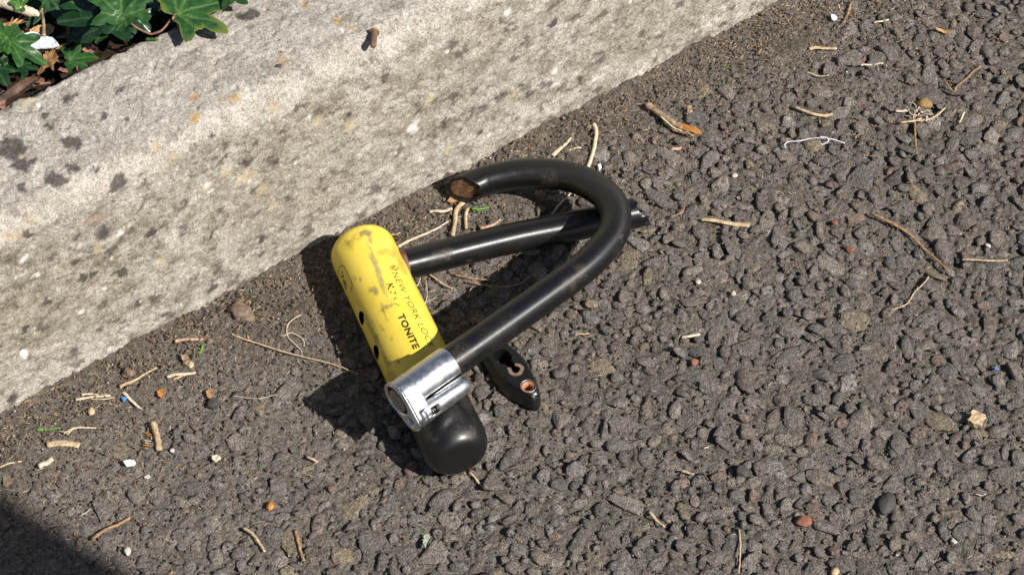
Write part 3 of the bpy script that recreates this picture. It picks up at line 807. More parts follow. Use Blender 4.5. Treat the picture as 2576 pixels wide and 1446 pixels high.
prof = [(0.0006, 0.0001), (0.0007, 0.004)] + [(0.0100 - 0.0092 * math.cos(a), 0.0085 + (BR - 0.0085) * math.sin(a)) for a in np.linspace(0, math.pi / 2, 14)]
prof += [(t, BR) for t in np.arange(0.0111, TY, 0.0011)] + [(TY, BR), (TY + .0012, BR - .0004), (TY + .0018, BR - .0012), (TY + .0018, BR - .003), (0.10, BR - .0036)]
v, f, vt, va = lathe(prof, 160)
def spot(lst, soft=.5, aspect=1.0):
    m = np.zeros(len(v)); w = (fbm(v, 400, 3, 77) - .5) * 0.0022; w2 = (fbm(v, 400, 3, 78) - .5) * 0.004
    for px, py, rt, ra in lst:
        t, al = bar_hit(px, py); da = ((va - al + math.pi) % (2 * math.pi) - math.pi) * BR + w; dt = vt - t + w2
        d = np.sqrt((dt / rt) ** 2 + (da / ra) ** 2); m = np.maximum(m, 1 - sstep(1 - soft, 1 + soft, d))
    return m
me = mesh_np('yellow_sleeve', v, f)
attr_f(me, 'streak', np.clip(1.0 * spot([(938, 640, .010, .0006), (947, 672, .011, .0010), (955, 697, .010, .0009), (962, 725, .008, .0005), (930, 600, .004, .0012), (944, 655, .003, .0015), (922, 587, .002, .004), (973, 770, .0012, .004), (965, 775, .003, .0007), (944, 732, .003, .0012), (938, 728, .0016, .002)], .45), 0, 1) * .85)
attr_f(me, 'rust', spot([(970, 633, .002, .005), (985, 640, .002, .004), (1002, 645, .007, .003), (1012, 672, .006, .0024), (992, 638, .003, .003)], .7) * .75)
att = spot([(930, 812, .007, .0022), (945, 848, .008, .002), (968, 897, .003, .0012), (955, 930, .009, .004), (985, 950, .006, .003), (975, 915, .003, .002), (960, 870, .002, .001), (966, 786, .005, .0006), (905, 590, .0025, .006), (875, 612, .004, .003), (960, 825, .0025, .0008),
            (893, 700, .0012, .0006), (906, 702, .002, .0006), (985, 850, .0015, .001), (1000, 905, .002, .001)], .7)
attr_f(me, 'grime', np.clip(att + .5 * sstep(1.05, 1.5, np.abs((va + math.pi) % (2 * math.pi) - math.pi)) * sstep(.45, .6, fbm(v, 120, 3, 5)), 0, 1) * .9)
sleeve = part('yellow_sleeve', me, MAT_YEL, crossbar)
# round openings in the sleeve on the kerb side
def boolean(o, cutters):
    for c_ in cutters:
        md = o.modifiers.new('cut', 'BOOLEAN'); md.object = c_; md.operation = 'DIFFERENCE'; md.solver = 'EXACT'
    dg = bpy.context.evaluated_depsgraph_get(); dg.update()
    me2 = bpy.data.meshes.new_from_object(o.evaluated_get(dg), preserve_all_data_layers=True, depsgraph=dg)
    o.modifiers.clear(); old = o.data; o.data = me2; me2.name = old.name
    for c_ in cutters:
        cm = c_.data; bpy.data.objects.remove(c_); bpy.data.meshes.remove(cm)
def cyl_between(a, b, r, n=24):
    c = np.array([np.asarray(a), np.asarray(b)]); c = np.vstack([c[0], (c[0] + c[1]) / 2, c[1]])
    return tube(c, r, n)
cut, HOLES = [], []
for px, py, r in ((909, 800, .0036), (946, 886, .0038)):
    t, al = bar_hit(px, py); HOLES.append((t, al, r))
    a, b = bar(t, al, BR - .006), bar(t, al, BR + .004)
    cv, cf = cyl_between(a, b, r); cut.append(obj('cutter', mesh_np('cutter', cv, cf)))
for c_ in cut: c_.data.polygons.foreach_set('use_smooth', [False] * len(c_.data.polygons))
boolean(sleeve, cut)
# hardened steel body seen in the openings
v, f, vt, va = lathe([(0.009, .004), (0.010, .0148), (0.05, .0148), (0.14, .0148), (0.146, .004)], 48)
part('steel_body', mesh_np('steel_body', v, f), MAT_BLACK, crossbar)
for (t, al, r) in HOLES[:1]:
    cv, cf = cyl_between(bar(t, al, .0140), bar(t, al, .0158), .0019, 16); part('lock_pin', mesh_np('lock_pin', cv, cf), MAT_PINKW, crossbar)
# black end cap
prof = [(0.098, .0130), (0.101, .0150), (0.105, .0166), (0.112, .0170), (0.120, .0168), (0.130, .0168), (0.142, .0171)]
prof = list(map(tuple, resample(np.array(prof), 44)))
prof += [(0.142 + (AL - .0020 - 0.142) * math.sin(a), 0.0075 + (0.0171 - 0.0075) * math.cos(a) ** .65) for a in np.linspace(0.05, math.pi / 2 - .001, 26)] + [(AL - .0019, .0001)]
v, f, vt, va = lathe(prof, 120)
def dust_attr(me, v, spots, scr=(), wob=0.004):
    m = np.zeros(len(v)); w = np.stack([fbm(v, 260, 3, 7) - .5, fbm(v, 260, 3, 8) - .5, fbm(v, 260, 3, 9) - .5], 1) * wob * 2
    for p, r, k in spots: m = np.maximum(m, k * (1 - sstep(.35, 1.2, np.linalg.norm((v + w - p) , axis=1) / r)))
    attr_f(me, 'dust', m)
    s = np.zeros(len(v))
    for a, b, r, k in scr:
        ab = b - a; tt_ = np.clip(((v + w * .35 - a) @ ab) / (ab @ ab), 0, 1); d = np.linalg.norm(v + w * .35 - (a + tt_[:, None] * ab), axis=1)
        s = np.maximum(s, k * (1 - sstep(.3, 1.0, d / r)))
    attr_f(me, 'scratch', s)
me = mesh_np('end_cap', v, f)
def capP(px, py): t, al = bar_hit(px, py, .0170); return bar(t, al, .0170)
dust_attr(me, v, [(capP(1172, 1007), .006, .55), (capP(1192, 1088), .004, .8), (capP(1130, 1035), .005, .4), (capP(1145, 1050), .005, .3), (capP(1078, 1095), .0028, .7), (capP(1085, 1107), .0025, .6), (capP(1155, 1075), .006, .25), (P(1180, 1162, .006), .005, .45)],
          [(capP(1170, 1060), capP(1185, 1095), .0007, .6), (capP(1185, 1070), capP(1205, 1098), .0006, .6), (capP(1142, 1100), capP(1150, 1090), .0004, .7), (capP(1085, 1142), capP(1100, 1135), .0010, .35)])
part('end_cap', me, MAT_VINYL, crossbar)
# lettering, wrapped round the sleeve
LET = BR + 0.00010
def wrap(me2, t0, al0, keep=None):
    """flat x = along the bar, y = round it (letter tops towards +angle)"""
    bm = bmesh.new(); bm.from_mesh(me2); bmesh.ops.triangulate(bm, faces=bm.faces[:])
    for _ in range(6):
        lg = [e for e in bm.edges if e.calc_length() > 0.00045]
        if not lg: break
        bmesh.ops.subdivide_edges(bm, edges=lg, cuts=1); bmesh.ops.triangulate(bm, faces=bm.faces[:])
    if keep:
        kill = [f_ for f_ in bm.faces if not keep(f_.calc_center_median())]; bmesh.ops.delete(bm, geom=kill, context='FACES')
    for v_ in bm.verts: v_.co = Vector(bar(t0 + v_.co.x, al0 + v_.co.y / BR, LET))
    bmesh.ops.recalc_face_normals(bm, faces=bm.faces[:])
    out = bpy.data.meshes.new('lettering'); bm.to_mesh(out); bm.free(); return out
def text_mesh(s, size, bold=0.0, space=1.0, xs=1.0):
    cu = bpy.data.curves.new('t', 'FONT'); cu.body = s; cu.size = 1.0; cu.offset = bold; cu.space_character = space; cu.resolution_u = 3
    o = bpy.data.objects.new('t', cu); C.objects.link(o); dg = bpy.context.evaluated_depsgraph_get(); dg.update()
    me2 = bpy.data.meshes.new_from_object(o.evaluated_get(dg), depsgraph=dg)
    bpy.data.objects.remove(o); bpy.data.curves.remove(cu)
    me2.transform(Matrix.Diagonal((size * xs, size, size, 1))); return me2
def fit_text(s, p0, p1, hgt, bold=0.0, keep=None, space=1.0):
    """baseline from picture point p0 to p1"""
    t0, a0 = bar_hit(*p0); t1, a1 = bar_hit(*p1)
    me2 = text_mesh(s, hgt / 0.7, bold, space)
    xs = [v_.co.x for v_ in me2.vertices]; w = max(xs) - min(xs)
    k = (t1 - t0) / w; sh = (a1 - a0) / (t1 - t0) * BR
    x0 = min(xs)
    for v_ in me2.vertices:
        x = (v_.co.x - x0) * k; v_.co.x = x; v_.co.y += sh * x; v_.co.z = 0
    return wrap(me2, t0, a0, keep)
def ribbon(paths, wd=0.00028):
    vs, fs = [], []
    for pth in paths:
        pth = np.asarray(pth, float); tg = np.gradient(pth, axis=0); tg /= np.linalg.norm(tg, axis=1)[:, None] + 1e-12
        nn = np.stack([-tg[:, 1], tg[:, 0]], 1) * wd / 2
        b = len(vs)
        for p_, q_ in zip(pth, nn): vs += [bar(p_[0] + q_[0], (p_[1] + q_[1]) / BR, LET), bar(p_[0] - q_[0], (p_[1] - q_[1]) / BR, LET)]
        for i in range(len(pth) - 1): fs.append((b + 2 * i, b + 2 * i + 1, b + 2 * i + 3, b + 2 * i + 2))
    return mesh_np('print', np.array(vs), np.array(fs))
def wornkeep(seed, thr, top=None):
    def k(c_):
        n_ = mnoise.noise(Vector((c_.x * 900 + seed, c_.y * 900, seed))) + .5 * mnoise.noise(Vector((c_.x * 2600, c_.y * 2600 + seed, 3)))
        return n_ < thr
    return k
part('lettering', fit_text('NEW YORK LOCK', (985, 686), (1081, 874), 0.0036, -0.012, wornkeep(3, .62), 1.05), MAT_INK, crossbar)
part('lettering', fit_text('TONITE', (1000, 793), (1041, 879), 0.0033, 0.038, wornkeep(9, .55), 1.08), MAT_INK, crossbar)
part('lettering', fit_text('K', (972, 716), (978, 731), 0.0033, 0.038, wornkeep(14, .12)), MAT_INK, crossbar)
part('lettering', fit_text('RYP', (979, 735), (992, 773), 0.0033, 0.030, wornkeep(21, -.12), 1.2), MAT_INK, crossbar)
def pix_path(pl, n=24):
    q_ = np.array([bar_hit(*p_) for p_ in pl]); q_[:, 1] *= BR
    return resample(catmull(q_, n * 2), n)
part('emblem', ribbon([pix_path([(982, 676), (984, 670), (990, 668), (997, 669), (1002, 673), (1000, 678), (995, 679)]), pix_path([(986, 672), (990, 676), (996, 678)]), pix_path([(984, 675), (987, 678), (992, 680), (999, 680)]), pix_path([(988, 669), (993, 673), (999, 674)]), pix_path([(993, 669), (990, 673), (987, 676)])], .00034), MAT_INK, crossbar)
part('outlined_box', ribbon([pix_path([(851.5, 692), (851, 682), (854, 673), (860, 668), (866, 671), (872, 682), (879, 697), (885, 711), (886, 718), (884, 727), (880, 736)], 60)], .00032), MAT_INK, crossbar)
t, al = bar_hit(856, 697)
part('lettering', fit_text('VdS', (857, 690), (871, 731), 0.0034, 0.012), MAT_INK, crossbar)

# cut leg standing in the bar
def axis_attr(me_, c_):
    """direction of the tube at each vertex, for its lengthwise sheen"""
    n_ = len(me_.vertices); co_ = np.empty(n_ * 3, dtype=np.float32); me_.vertices.foreach_get('co', co_); t_ = frames(c_)[0]
    out = np.vstack([np.repeat(t_, 64, 0), np.repeat(t_[-1:], n_ - 64 * len(t_), 0)]).astype(np.float32)
    me_.attributes.new('axis', 'FLOAT_VECTOR', 'POINT').data.foreach_set('vector', out.ravel())
def sleeve_tube(ctrl, n, r, sides=64):
    c = resample(catmull(ctrl, n * 4), n); return c
VR = 0.0083
LA = np.array([P(1000, 670, .0170), P(1023.6, 664.5, .0168), P(1276, 602, .0123), P(1440, 569, .0098), P(1604, 534.5, .0088)])
c = resample(catmull(LA, 200), 90)
v, f = tube(c, VR, 64, cap=False)
# ragged cut edge
tg, N_, B_ = frames(c)
a = np.linspace(0, 2 * math.pi, 64, endpoint=False); rj = np.random.default_rng(3)
jag = 0.0022 * (rj.random(64) - .5) + 0.0018 * np.sin(a * 5 + 1) * (rj.random(64) > .3)
up_ = (N_[-1][None] * np.cos(a)[:, None] + B_[-1][None] * np.sin(a)[:, None])
jag -= 0.0045 * (up_ @ _U)
v[-64:] += tg[-1][None] * jag[:, None]
inner = v[-64:] - up_ * (VR * .24) - tg[-1][None] * 0.0006
deep = inner - tg[-1][None] * 0.004
b = len(v); v = np.vstack([v, inner, deep])
ex = [((b - 64 + j), (b - 64 + (j + 1) % 64), b + (j + 1) % 64, b + j) for j in range(64)] + [(b + j, b + (j + 1) % 64, b + 64 + (j + 1) % 64, b + 64 + j) for j in range(64)]
f = np.vstack([f, ex]); me = mesh_np('shackle_leg', v, f)
def leg_top(px, py, hh): return P(px, py, hh)
LS = [(P(1095, 632, .0235), P(1130, 628, .0225), .0022, .3)]
dust_attr(me, v, [(P(1120, 634, .0225), .0045, .95), (P(1105, 641, .022), .0045, .55), (P(1090, 650, .021), .004, .4), (P(1060, 672, .012), .006, .35), (P(1068, 690, .006), .005, .5), (P(1433, 566, .0165), .002, .8), (P(1210, 660, .008), .012, .18), (P(1300, 640, .007), .012, .18)],
          [(P(1050 + k * 21, 678 - k * 5.2 + (k * 37 % 23) - 9, .015), P(1058 + k * 21 + (k * 13 % 9), 674 - k * 5.2 + (k * 37 % 23) - 9 + (k * 7 % 5) - 2, .015), .0006, .35) for k in range(18)])
axis_attr(me, c); leg = part('shackle_leg', me, MAT_TUBE, crossbar)
cv = c[-1] - tg[-1] * 0.003
v, f = tube(np.array([c[-1] - tg[-1] * .012, c[-1] - tg[-1] * .006, c[-1] - tg[-1] * 0.0012]), VR * .78, 32, lump=.03); part('steel_core', mesh_np('steel_core', v, f), MAT_RUST, leg)
# grommet where the leg enters the sleeve
g0 = c[3]; t0_ = (c[6] - c[2]) / np.linalg.norm(c[6] - c[2])
tb = bar_hit(1016, 662)[0]
cc = np.array([c[i] for i in range(2, 9)]); v, f = tube(cc[:3], VR * 1.07, 40, cap=False); part('grommet', mesh_np('grommet', v, f), MAT_RUST, crossbar)

# bent, severed shackle with its clamp
shackle = thing('lock_shackle', tuple(P(1400, 740, 0)), 'black bent lock shackle with sawn off end and silver clamp lying across the crossbar', 'lock')
HB = np.array([P(1003.4, 1003, .0470), P(1068, 958, .0476), P(1130.5, 914.5, .0478), P(1220, 852, .0468), P(1309, 789, .0452), P(1400, 724, .0432), P(1468, 673, .0412), P(1512, 630, .0390), P(1540, 592, .0368), P(1549.5, 555, .0345), P(1543, 519, .0318),
               P(1518, 487, .0290), P(1470, 457.5, .0258), P(1425, 443.5, .0230), P(1370, 436.5, .0200), P(1300, 438.5, .0162), P(1228, 452.5, .0128), P(1164, 477, .0112)])
c = resample(catmull(HB, 600), 230)
v, f = tube(c, VR, 64, cap=False)
tg, N_, B_ = frames(c)
a = np.linspace(0, 2 * math.pi, 64, endpoint=False)
up_ = (N_[-1][None] * np.cos(a)[:, None] + B_[-1][None] * np.sin(a)[:, None])
vcam = CAM - c[-1]; vcam /= np.linalg.norm(vcam)
fd = -0.88 * vcam + 0.45 * _U; fd = fd - tg[-1] * (fd @ tg[-1]); fd /= np.linalg.norm(fd)
far_ = up_ @ fd
jag = 0.0078 * far_ + 0.0011 * (rj.random(64) - .5) + .0006 * np.sin(a * 7)
end_t = tg[-1]
v[-64:] += end_t[None] * jag[:, None]
for q_ in range(2, 14):                                     # let the slant fade back along the tube
    v[-64 * q_:-64 * (q_ - 1) if q_ > 1 else None] += end_t[None] * (0.0078 * far_ * (1 - q_ / 14))[:, None]
lip = v[-64:] - up_ * (VR * .05) + end_t[None] * .0005
inner = v[-64:] - up_ * (VR * .27) - end_t[None] * .0003
deep = inner - end_t[None] * .003
b = len(v); v = np.vstack([v, lip, inner, deep]); ex = []
for s_, e_ in ((b - 64, b), (b, b + 64), (b + 64, b + 128)):
    ex += [(s_ + j, s_ + (j + 1) % 64, e_ + (j + 1) % 64, e_ + j) for j in range(64)]
f = np.vstack([f, ex]); me = mesh_np('shackle_bow', v, f)
def bowP(px, py):                                            # point of the tube's surface under a picture point
    d_ = ray(px, py); w_ = c - CAM; cr = np.linalg.norm(w_ - (w_ @ d_)[:, None] * d_[None], axis=1); i_ = cr.argmin(); k_ = w_[i_] @ d_
    return CAM + d_ * (k_ - math.sqrt(max(VR ** 2 - cr[i_] ** 2, 0)))
dust_attr(me, v, [(bowP(1385, 456), .006, .75), (bowP(1372, 448), .004, .4), (bowP(1165, 890), .007, .55), (bowP(1185, 887), .003, .6), (bowP(1150, 905), .006, .5), (bowP(1455, 690), .005, .55), (bowP(1435, 708), .005, .6), (bowP(1415, 725), .003, .4), (bowP(1559, 603), .0022, .9), (bowP(1553, 636), .005, .4), (bowP(1235, 845), .008, .2), (bowP(1270, 820), .008, .2)],
          [(bowP(1376 + k, 728 - k * .65), bowP(1405 + k, 706 - k * .65), .0005, .5) for k in (0,)] + [(bowP(1480, 655), bowP(1512, 620), .0005, .45), (bowP(1282, 798), bowP(1284, 812), .0006, .55), (bowP(1247, 815), bowP(1249, 833), .0006, .5), (bowP(1170, 893), bowP(1192, 886), .0009, .6),
           (bowP(1293, 790), bowP(1305, 786), .0005, .5), (bowP(1210, 862), bowP(1225, 852), .0005, .5), (bowP(1535, 537), bowP(1537, 532), .0009, .6), (bowP(1322, 800), bowP(1330, 792), .0005, .4), (bowP(1350, 745), bowP(1372, 730), .0005, .4)])
axis_attr(me, c); bow = part('shackle_bow', me, MAT_TUBE, shackle)
# steel showing in the sawn end
r0 = VR * .73
rings = [(0, .0001), (0, .35), (.0002, .7), (0, 1.0), (-.004, 1.0)]
ctr = c[-1] + end_t * 0; vs = []
for dz, k_ in rings:
    vs.append(c[-1][None] + up_ * r0 * k_ + end_t[None] * (0.0078 * far_ * k_ - .0009 + dz + .0003 * (rj.random(64) - .5))[:, None])
v = np.vstack(vs); f = [(r_ * 64 + j, r_ * 64 + (j + 1) % 64, (r_ + 1) * 64 + (j + 1) % 64, (r_ + 1) * 64 + j) for r_ in range(4) for j in range(64)]
part('steel_core', mesh_np('steel_core', v, np.array(f)), MAT_RUST, bow)
# clamp
W = HB[0] - HB[2]; CLN = np.linalg.norm(W); W /= CLN         # towards the open end (lower left)
vc = CAM - HB[0]; vc /= np.linalg.norm(vc)
CN = vc - W * (vc @ W); CN /= np.linalg.norm(CN)
CS = np.cross(W, CN)
if CS @ _U > 0: CS = -CS                                     # towards lower right in the picture
O0 = HB[2] - W * 0.0005
def cl(l_, s_, n_): return O0 + W * l_ + CS * s_ + CN * n_
clamp = bpy.data.objects.new('clamp', None); C.objects.link(clamp); clamp.empty_display_size = .01; clamp.parent = shackle
def extrude_outline(name, outl, l0, l1, m, parent, bev=0.0006, segs=3):
    """outline in (s, n), extruded along the clamp axis from l0 to l1 with softened rims"""
    outl = np.asarray(outl); cen = outl.mean(0); k = len(outl)
    st = [(l0, -bev)] + [(l0 + bev * (1 - math.cos(x)), -bev * (1 - math.sin(x))) for x in np.linspace(0.3, math.pi / 2, segs)] + [(l0 + (l1 - l0) * u, 0) for u in (.25, .5, .75)] + [(l1 - bev * (1 - math.cos(x)), -bev * (1 - math.sin(x))) for x in np.linspace(math.pi / 2, 0.3, segs)] + [(l1, -bev)]
    d = outl - cen; ln = np.linalg.norm(d, axis=1)[:, None]; vs = []
    for l_, of in st:
        o2 = outl + d / ln * of
        vs.append(np.array([cl(l_, s_, n_) for s_, n_ in o2]))
    n_r = len(st); v = np.vstack(vs); b = len(v); v = np.vstack([v, cl(l0, *cen), cl(l1, *cen)])
    f = [(r_ * k + j, r_ * k + (j + 1) % k, (r_ + 1) * k + (j + 1) % k, (r_ + 1) * k + j) for r_ in range(n_r - 1) for j in range(k)]
    f += [(b, (j + 2) % k, (j + 1) % k, j) for j in range(0, k, 2)] + [(b + 1, (n_r - 1) * k + j, (n_r - 1) * k + (j + 1) % k, (n_r - 1) * k + (j + 2) % k) for j in range(0, k, 2)]
    me = mesh_np(name, v, np.array(f))
    bm = bmesh.new(); bm.from_mesh(me); bmesh.ops.recalc_face_normals(bm, faces=bm.faces[:]); bm.to_mesh(me); bm.free()
    return me
def circ(s0, n0, r, k=48, a0=0, a1=2 * math.pi): return [(s0 + r * math.cos(x), n0 + r * math.sin(x)) for x in np.linspace(a0, a1, k, endpoint=False)]
def child(name, me, m, parent):
    o = obj(name, me, m, parent); w = shackle.location.copy(); me.transform(Matrix.Translation(-w)); return o
RM = 0.0091
csl = child('clamp_sleeve', extrude_outline('clamp_sleeve', circ(0, 0, RM, 64), 0, CLN + .001, MAT_ALU, clamp), MAT_ALU, clamp)
# clamp ear: rounded bar alongside, split from the sleeve by a narrow slot
def ear_outline(k=48):
    return circ(0.0118, -0.0022, 0.0050, k)
er = []
k = 48; sts = [(0.0005, .35), (0.0012, .70), (0.0028, .90), (0.006, .97), (0.012, 1.0), (0.02, 1.04), (CLN - .004, 1.14), (CLN + .0006, 1.16)]
vs = []
for l_, q_ in sts:
    shift = 0.0011 * (1 - l_ / CLN)
    vs.append(np.array([cl(l_ - .0025, 0.0120 + shift * .5 + 0.0052 * q_ * math.cos(x), -0.0004 + 0.0060 * q_ * math.sin(x)) for x in np.linspace(0, 2 * math.pi, k, endpoint=False)]))
v = np.vstack(vs); b = len(v); v = np.vstack([v, vs[0].mean(0), vs[-1].mean(0)])
f = [(r_ * k + j, r_ * k + (j + 1) % k, (r_ + 1) * k + (j + 1) % k, (r_ + 1) * k + j) for r_ in range(len(sts) - 1) for j in range(k)]
f += [(b, (j + 2) % k, (j + 1) % k, j) for j in range(0, k, 2)] + [(b + 1, (len(sts) - 1) * k + j, (len(sts) - 1) * k + (j + 1) % k, (len(sts) - 1) * k + (j + 2) % k) for j in range(0, k, 2)]
me = mesh_np('clamp_ear', v, np.array(f)); bm = bmesh.new(); bm.from_mesh(me); bmesh.ops.recalc_face_normals(bm, faces=bm.faces[:]); bm.to_mesh(me); bm.free()
ear = child('clamp_ear', me, MAT_ALU, clamp)
def box_cut(l0, l1, s0, s1, n0, n1):
    pts = [cl(l_, s_, n_) - np.array(shackle.location) for l_ in (l0, l1) for s_ in (s0, s1) for n_ in (n0, n1)]
    bm = bmesh.new(); vv = [bm.verts.new(p_) for p_ in pts]
    for q_ in ((0, 1, 3, 2), (4, 6, 7, 5), (0, 4, 5, 1), (2, 3, 7, 6), (0, 2, 6, 4), (1, 5, 7, 3)): bm.faces.new([vv[i] for i in q_])
    bmesh.ops.recalc_face_normals(bm, faces=bm.faces[:]); me_ = bpy.data.meshes.new('cutter'); bm.to_mesh(me_); bm.free()
    return obj('cutter', me_)
ear.parent = None; ear.location = (0, 0, 0)
boolean(ear, [box_cut(CLN - .0120, CLN - .0050, .0125, .0162, -.0010, .0100), box_cut(-.006, CLN * .70, .0070, .0082, -.0200, .0200)])
csl.parent = None; boolean(csl, [box_cut(-.006, CLN * .70, .0070, .0082, -.0200, .0200)]); csl.parent = clamp
ear.parent = clamp
cc = np.array([cl(l_, .0142, .0004) for l_ in np.linspace(CLN - .0115, CLN - .0070, 40)])
hx = np.linspace(0, 8 * math.pi, 40); hel = cc + np.array([CS * math.cos(x) * .0011 + CN * math.sin(x) * .0011 for x in hx])
v, f = tube(hel, .00035, 6); child('spring', mesh_np('spring', v, f), MAT_STEEL, clamp)
# web joining ear and sleeve at the open end
web = [((RM + .0001) * math.cos(x), (RM + .0001) * math.sin(x)) for x in np.linspace(math.radians(70), math.radians(290), 40)] + [(0.0121 + .0054 * math.cos(x), -0.0006 + .0062 * math.sin(x)) for x in np.linspace(math.radians(-76), math.radians(70), 24)]
child('web', extrude_outline('web', web, CLN * .74, CLN + .0004, MAT_ALU, clamp), MAT_ALU, clamp)
# flange with recess, slotted disc and screw hole
hull = [(0.0 + (RM + .0005) * math.cos(x), (RM + .0005) * math.sin(x)) for x in np.linspace(math.radians(72), math.radians(292), 40)] + [(0.0122 + .0062 * math.cos(x), -0.0008 + .0066 * math.sin(x)) for x in np.linspace(math.radians(-78), math.radians(66), 24)]
fl = child('flange', extrude_outline('flange', hull, CLN - .0004, CLN + .0022, MAT_ALU, clamp, .0008), MAT_ALU, clamp)
fl.parent = None
def cyl_cut(l0, l1, s_, n_, r, k=32):
    off = np.array(shackle.location); vv, ff = cyl_between(cl(l0, s_, n_) - off, cl(l1, s_, n_) - off, r, k); return obj('cutter', mesh_np('cutter', vv, ff, False))
boolean(fl, [cyl_cut(CLN + .0008, CLN + .006, 0.0002, 0, RM - .0006), cyl_cut(CLN + .0002, CLN + .006, .0124, -.0012, .0034)])
fl.parent = clamp
me = extrude_outline('slotted_disc', circ(0.0004, 0.0004, RM - .0030, 48), CLN + .0004, CLN + .0024, MAT_STEEL, clamp, .0005)
disc = child('slotted_disc', me, MAT_STEEL, clamp); disc.parent = None
boolean(disc, [box_cut(CLN + .0014, CLN + .005, -.0020, .0050, -.0005, .0009)])
disc.parent = clamp
child('recess_floor', extrude_outline('recess_floor', circ(0.0002, 0, RM - .0009, 40), CLN + .0005, CLN + .0012, MAT_BLACK, clamp, .0002), MAT_BLACK, clamp)
child('screw_hole', extrude_outline('screw_hole', circ(.0124, -.0012, .0033, 32), CLN - .0003, CLN + .0005, MAT_BLACK, clamp, .0002), MAT_BLACK, clamp)

for o_ in clamp.children:                                    # crisp end faces, smooth barrels
    if o_.name.split('.')[0] in ('clamp_sleeve', 'clamp_ear', 'web', 'flange', 'slotted_disc'):
        for p_ in o_.data.polygons: p_.use_smooth = abs(np.array(p_.normal) @ W) < 0.35 and p_.area < 3e-5
# black keyhole bracket on the tarmac
BH = 0.0105
right = [(1250, 838), (1276.6, 862.5), (1297, 880), (1313, 897), (1329, 920), (1341, 942), (1350, 963), (1353, 976)]
left = [(1349, 990), (1340, 996), (1330, 993), (1313, 982), (1279, 960), (1249, 926), (1226, 896), (1207, 866), (1203, 848), (1212, 834), (1232, 830)]
pts = np.array([P(x, y, BH) for x, y in right + left]); pts = np.vstack([pts, pts[:1]])
pts = resample(catmull(pts, 240), 97)[:-1]
cen = pts.mean(0)
st = [(-.0100, .0026), (-.0060, .0022), (-.0024, .0012), (-.0009, .0002), (-.0003, -.0004), (0, -.0011)]
vs = []
for dz, of in st:
    d = pts - cen; d[:, 2] = 0; ln = np.linalg.norm(d, axis=1)[:, None]; q_ = pts + d / ln * of; q_[:, 2] = BH + dz; vs.append(q_)
k = len(pts); v = np.vstack(vs); bm = bmesh.new(); bv = [bm.verts.new(p_) for p_ in v]
for r_ in range(len(st) - 1):
    for j in range(k): bm.faces.new((bv[r_ * k + j], bv[r_ * k + (j + 1) % k], bv[(r_ + 1) * k + (j + 1) % k], bv[(r_ + 1) * k + j]))
bm.faces.new([bv[(len(st) - 1) * k + j] for j in range(k)]); bm.faces.new([bv[j] for j in range(k)][::-1])
bmesh.ops.recalc_face_normals(bm, faces=bm.faces[:]); me = bpy.data.meshes.new('bracket_body'); bm.to_mesh(me); bm.free()
bracket = thing('lock_bracket', (cen[0], cen[1], 0), 'black plastic lock bracket with keyhole slot lying on tarmac under the shackle', 'bracket')
body = obj('bracket_body', me, MAT_VINYL)
def pc(x, y, z): p_ = P(x, y, BH); return np.array([p_[0], p_[1], z])
def vcut(path, r, z0=.002, z1=.02):
    # union of short prisms: capsule along path
    (x0, y0), (x1, y1) = path; a_, b_ = pc(x0, y0, z0), pc(x1, y1, z0); d_ = b_ - a_; L_ = np.linalg.norm(d_); an = math.atan2(d_[1], d_[0]) if L_ > 1e-6 else 0
    o2 = [(b_[0] + r * math.cos(x), b_[1] + r * math.sin(x)) for x in np.linspace(an - math.pi / 2, an + math.pi / 2, 14)] + [(a_[0] + r * math.cos(x), a_[1] + r * math.sin(x)) for x in np.linspace(an + math.pi / 2, an + 1.5 * math.pi, 14)]
    bm = bmesh.new(); lo = [bm.verts.new((x, y, z0)) for x, y in o2]; hi = [bm.verts.new((x, y, z1)) for x, y in o2]; n_ = len(o2)
    bm.faces.new(lo[::-1]); bm.faces.new(hi)
    for j in range(n_): bm.faces.new((lo[j], lo[(j + 1) % n_], hi[(j + 1) % n_], hi[j]))
    bmesh.ops.remove_doubles(bm, verts=bm.verts[:], dist=1e-6); bmesh.ops.recalc_face_normals(bm, faces=bm.faces[:])
    me_ = bpy.data.meshes.new('cutter'); bm.to_mesh(me_); bm.free(); return obj('cutter', me_)
boolean(body, [vcut([(1263, 895), (1266, 899)], .0044), vcut([(1270, 902), (1297, 929)], .0021), vcut([(1328.5, 971), (1328.6, 971.2)], .0038)])
me = body.data
va_ = np.empty(len(me.vertices) * 3); me.vertices.foreach_get('co', va_); va_ = va_.reshape(-1, 3)
dust_attr(me, va_, [], [(P(1262, 905, BH), P(1266, 912, BH), .0005, .6), (P(1287, 950, BH), P(1297, 955, BH), .0006, .4)])
me.transform(Matrix.Translation(-bracket.location)); body.parent = bracket
for p_ in me.polygons: p_.use_smooth = False
def ringmesh(cx, cy, r0_, r1_, z0, z1, k=40, sy=1.0):
    a_ = pc(cx, cy, 0); rg = [(r0_, z0), (r0_, z1), (r1_, z1), (r1_, z0)]
    v = np.array([(a_[0] + rr * math.cos(x), a_[1] + rr * sy * math.sin(x), z) for rr, z in rg for x in np.linspace(0, 2 * math.pi, k, endpoint=False)])
    f = [(r_ * k + j, r_ * k + (j + 1) % k, ((r_ + 1) % 4) * k + (j + 1) % k, ((r_ + 1) % 4) * k + j) for r_ in range(4) for j in range(k)]
    return mesh_np('ring', v, np.array(f))
part('bush', ringmesh(1328.5, 971, .0027, .0037, .003, BH - .0004), MAT_COPPER, bracket)
part('bush_floor', ringmesh(1328.5, 971, .0001, .0030, .003, .0045), MAT_COPPER, bracket)
part('bush_rim', ringmesh(1328.5, 971, .0037, .0042, BH - .0004, BH + .0003), MAT_STEEL, bracket)
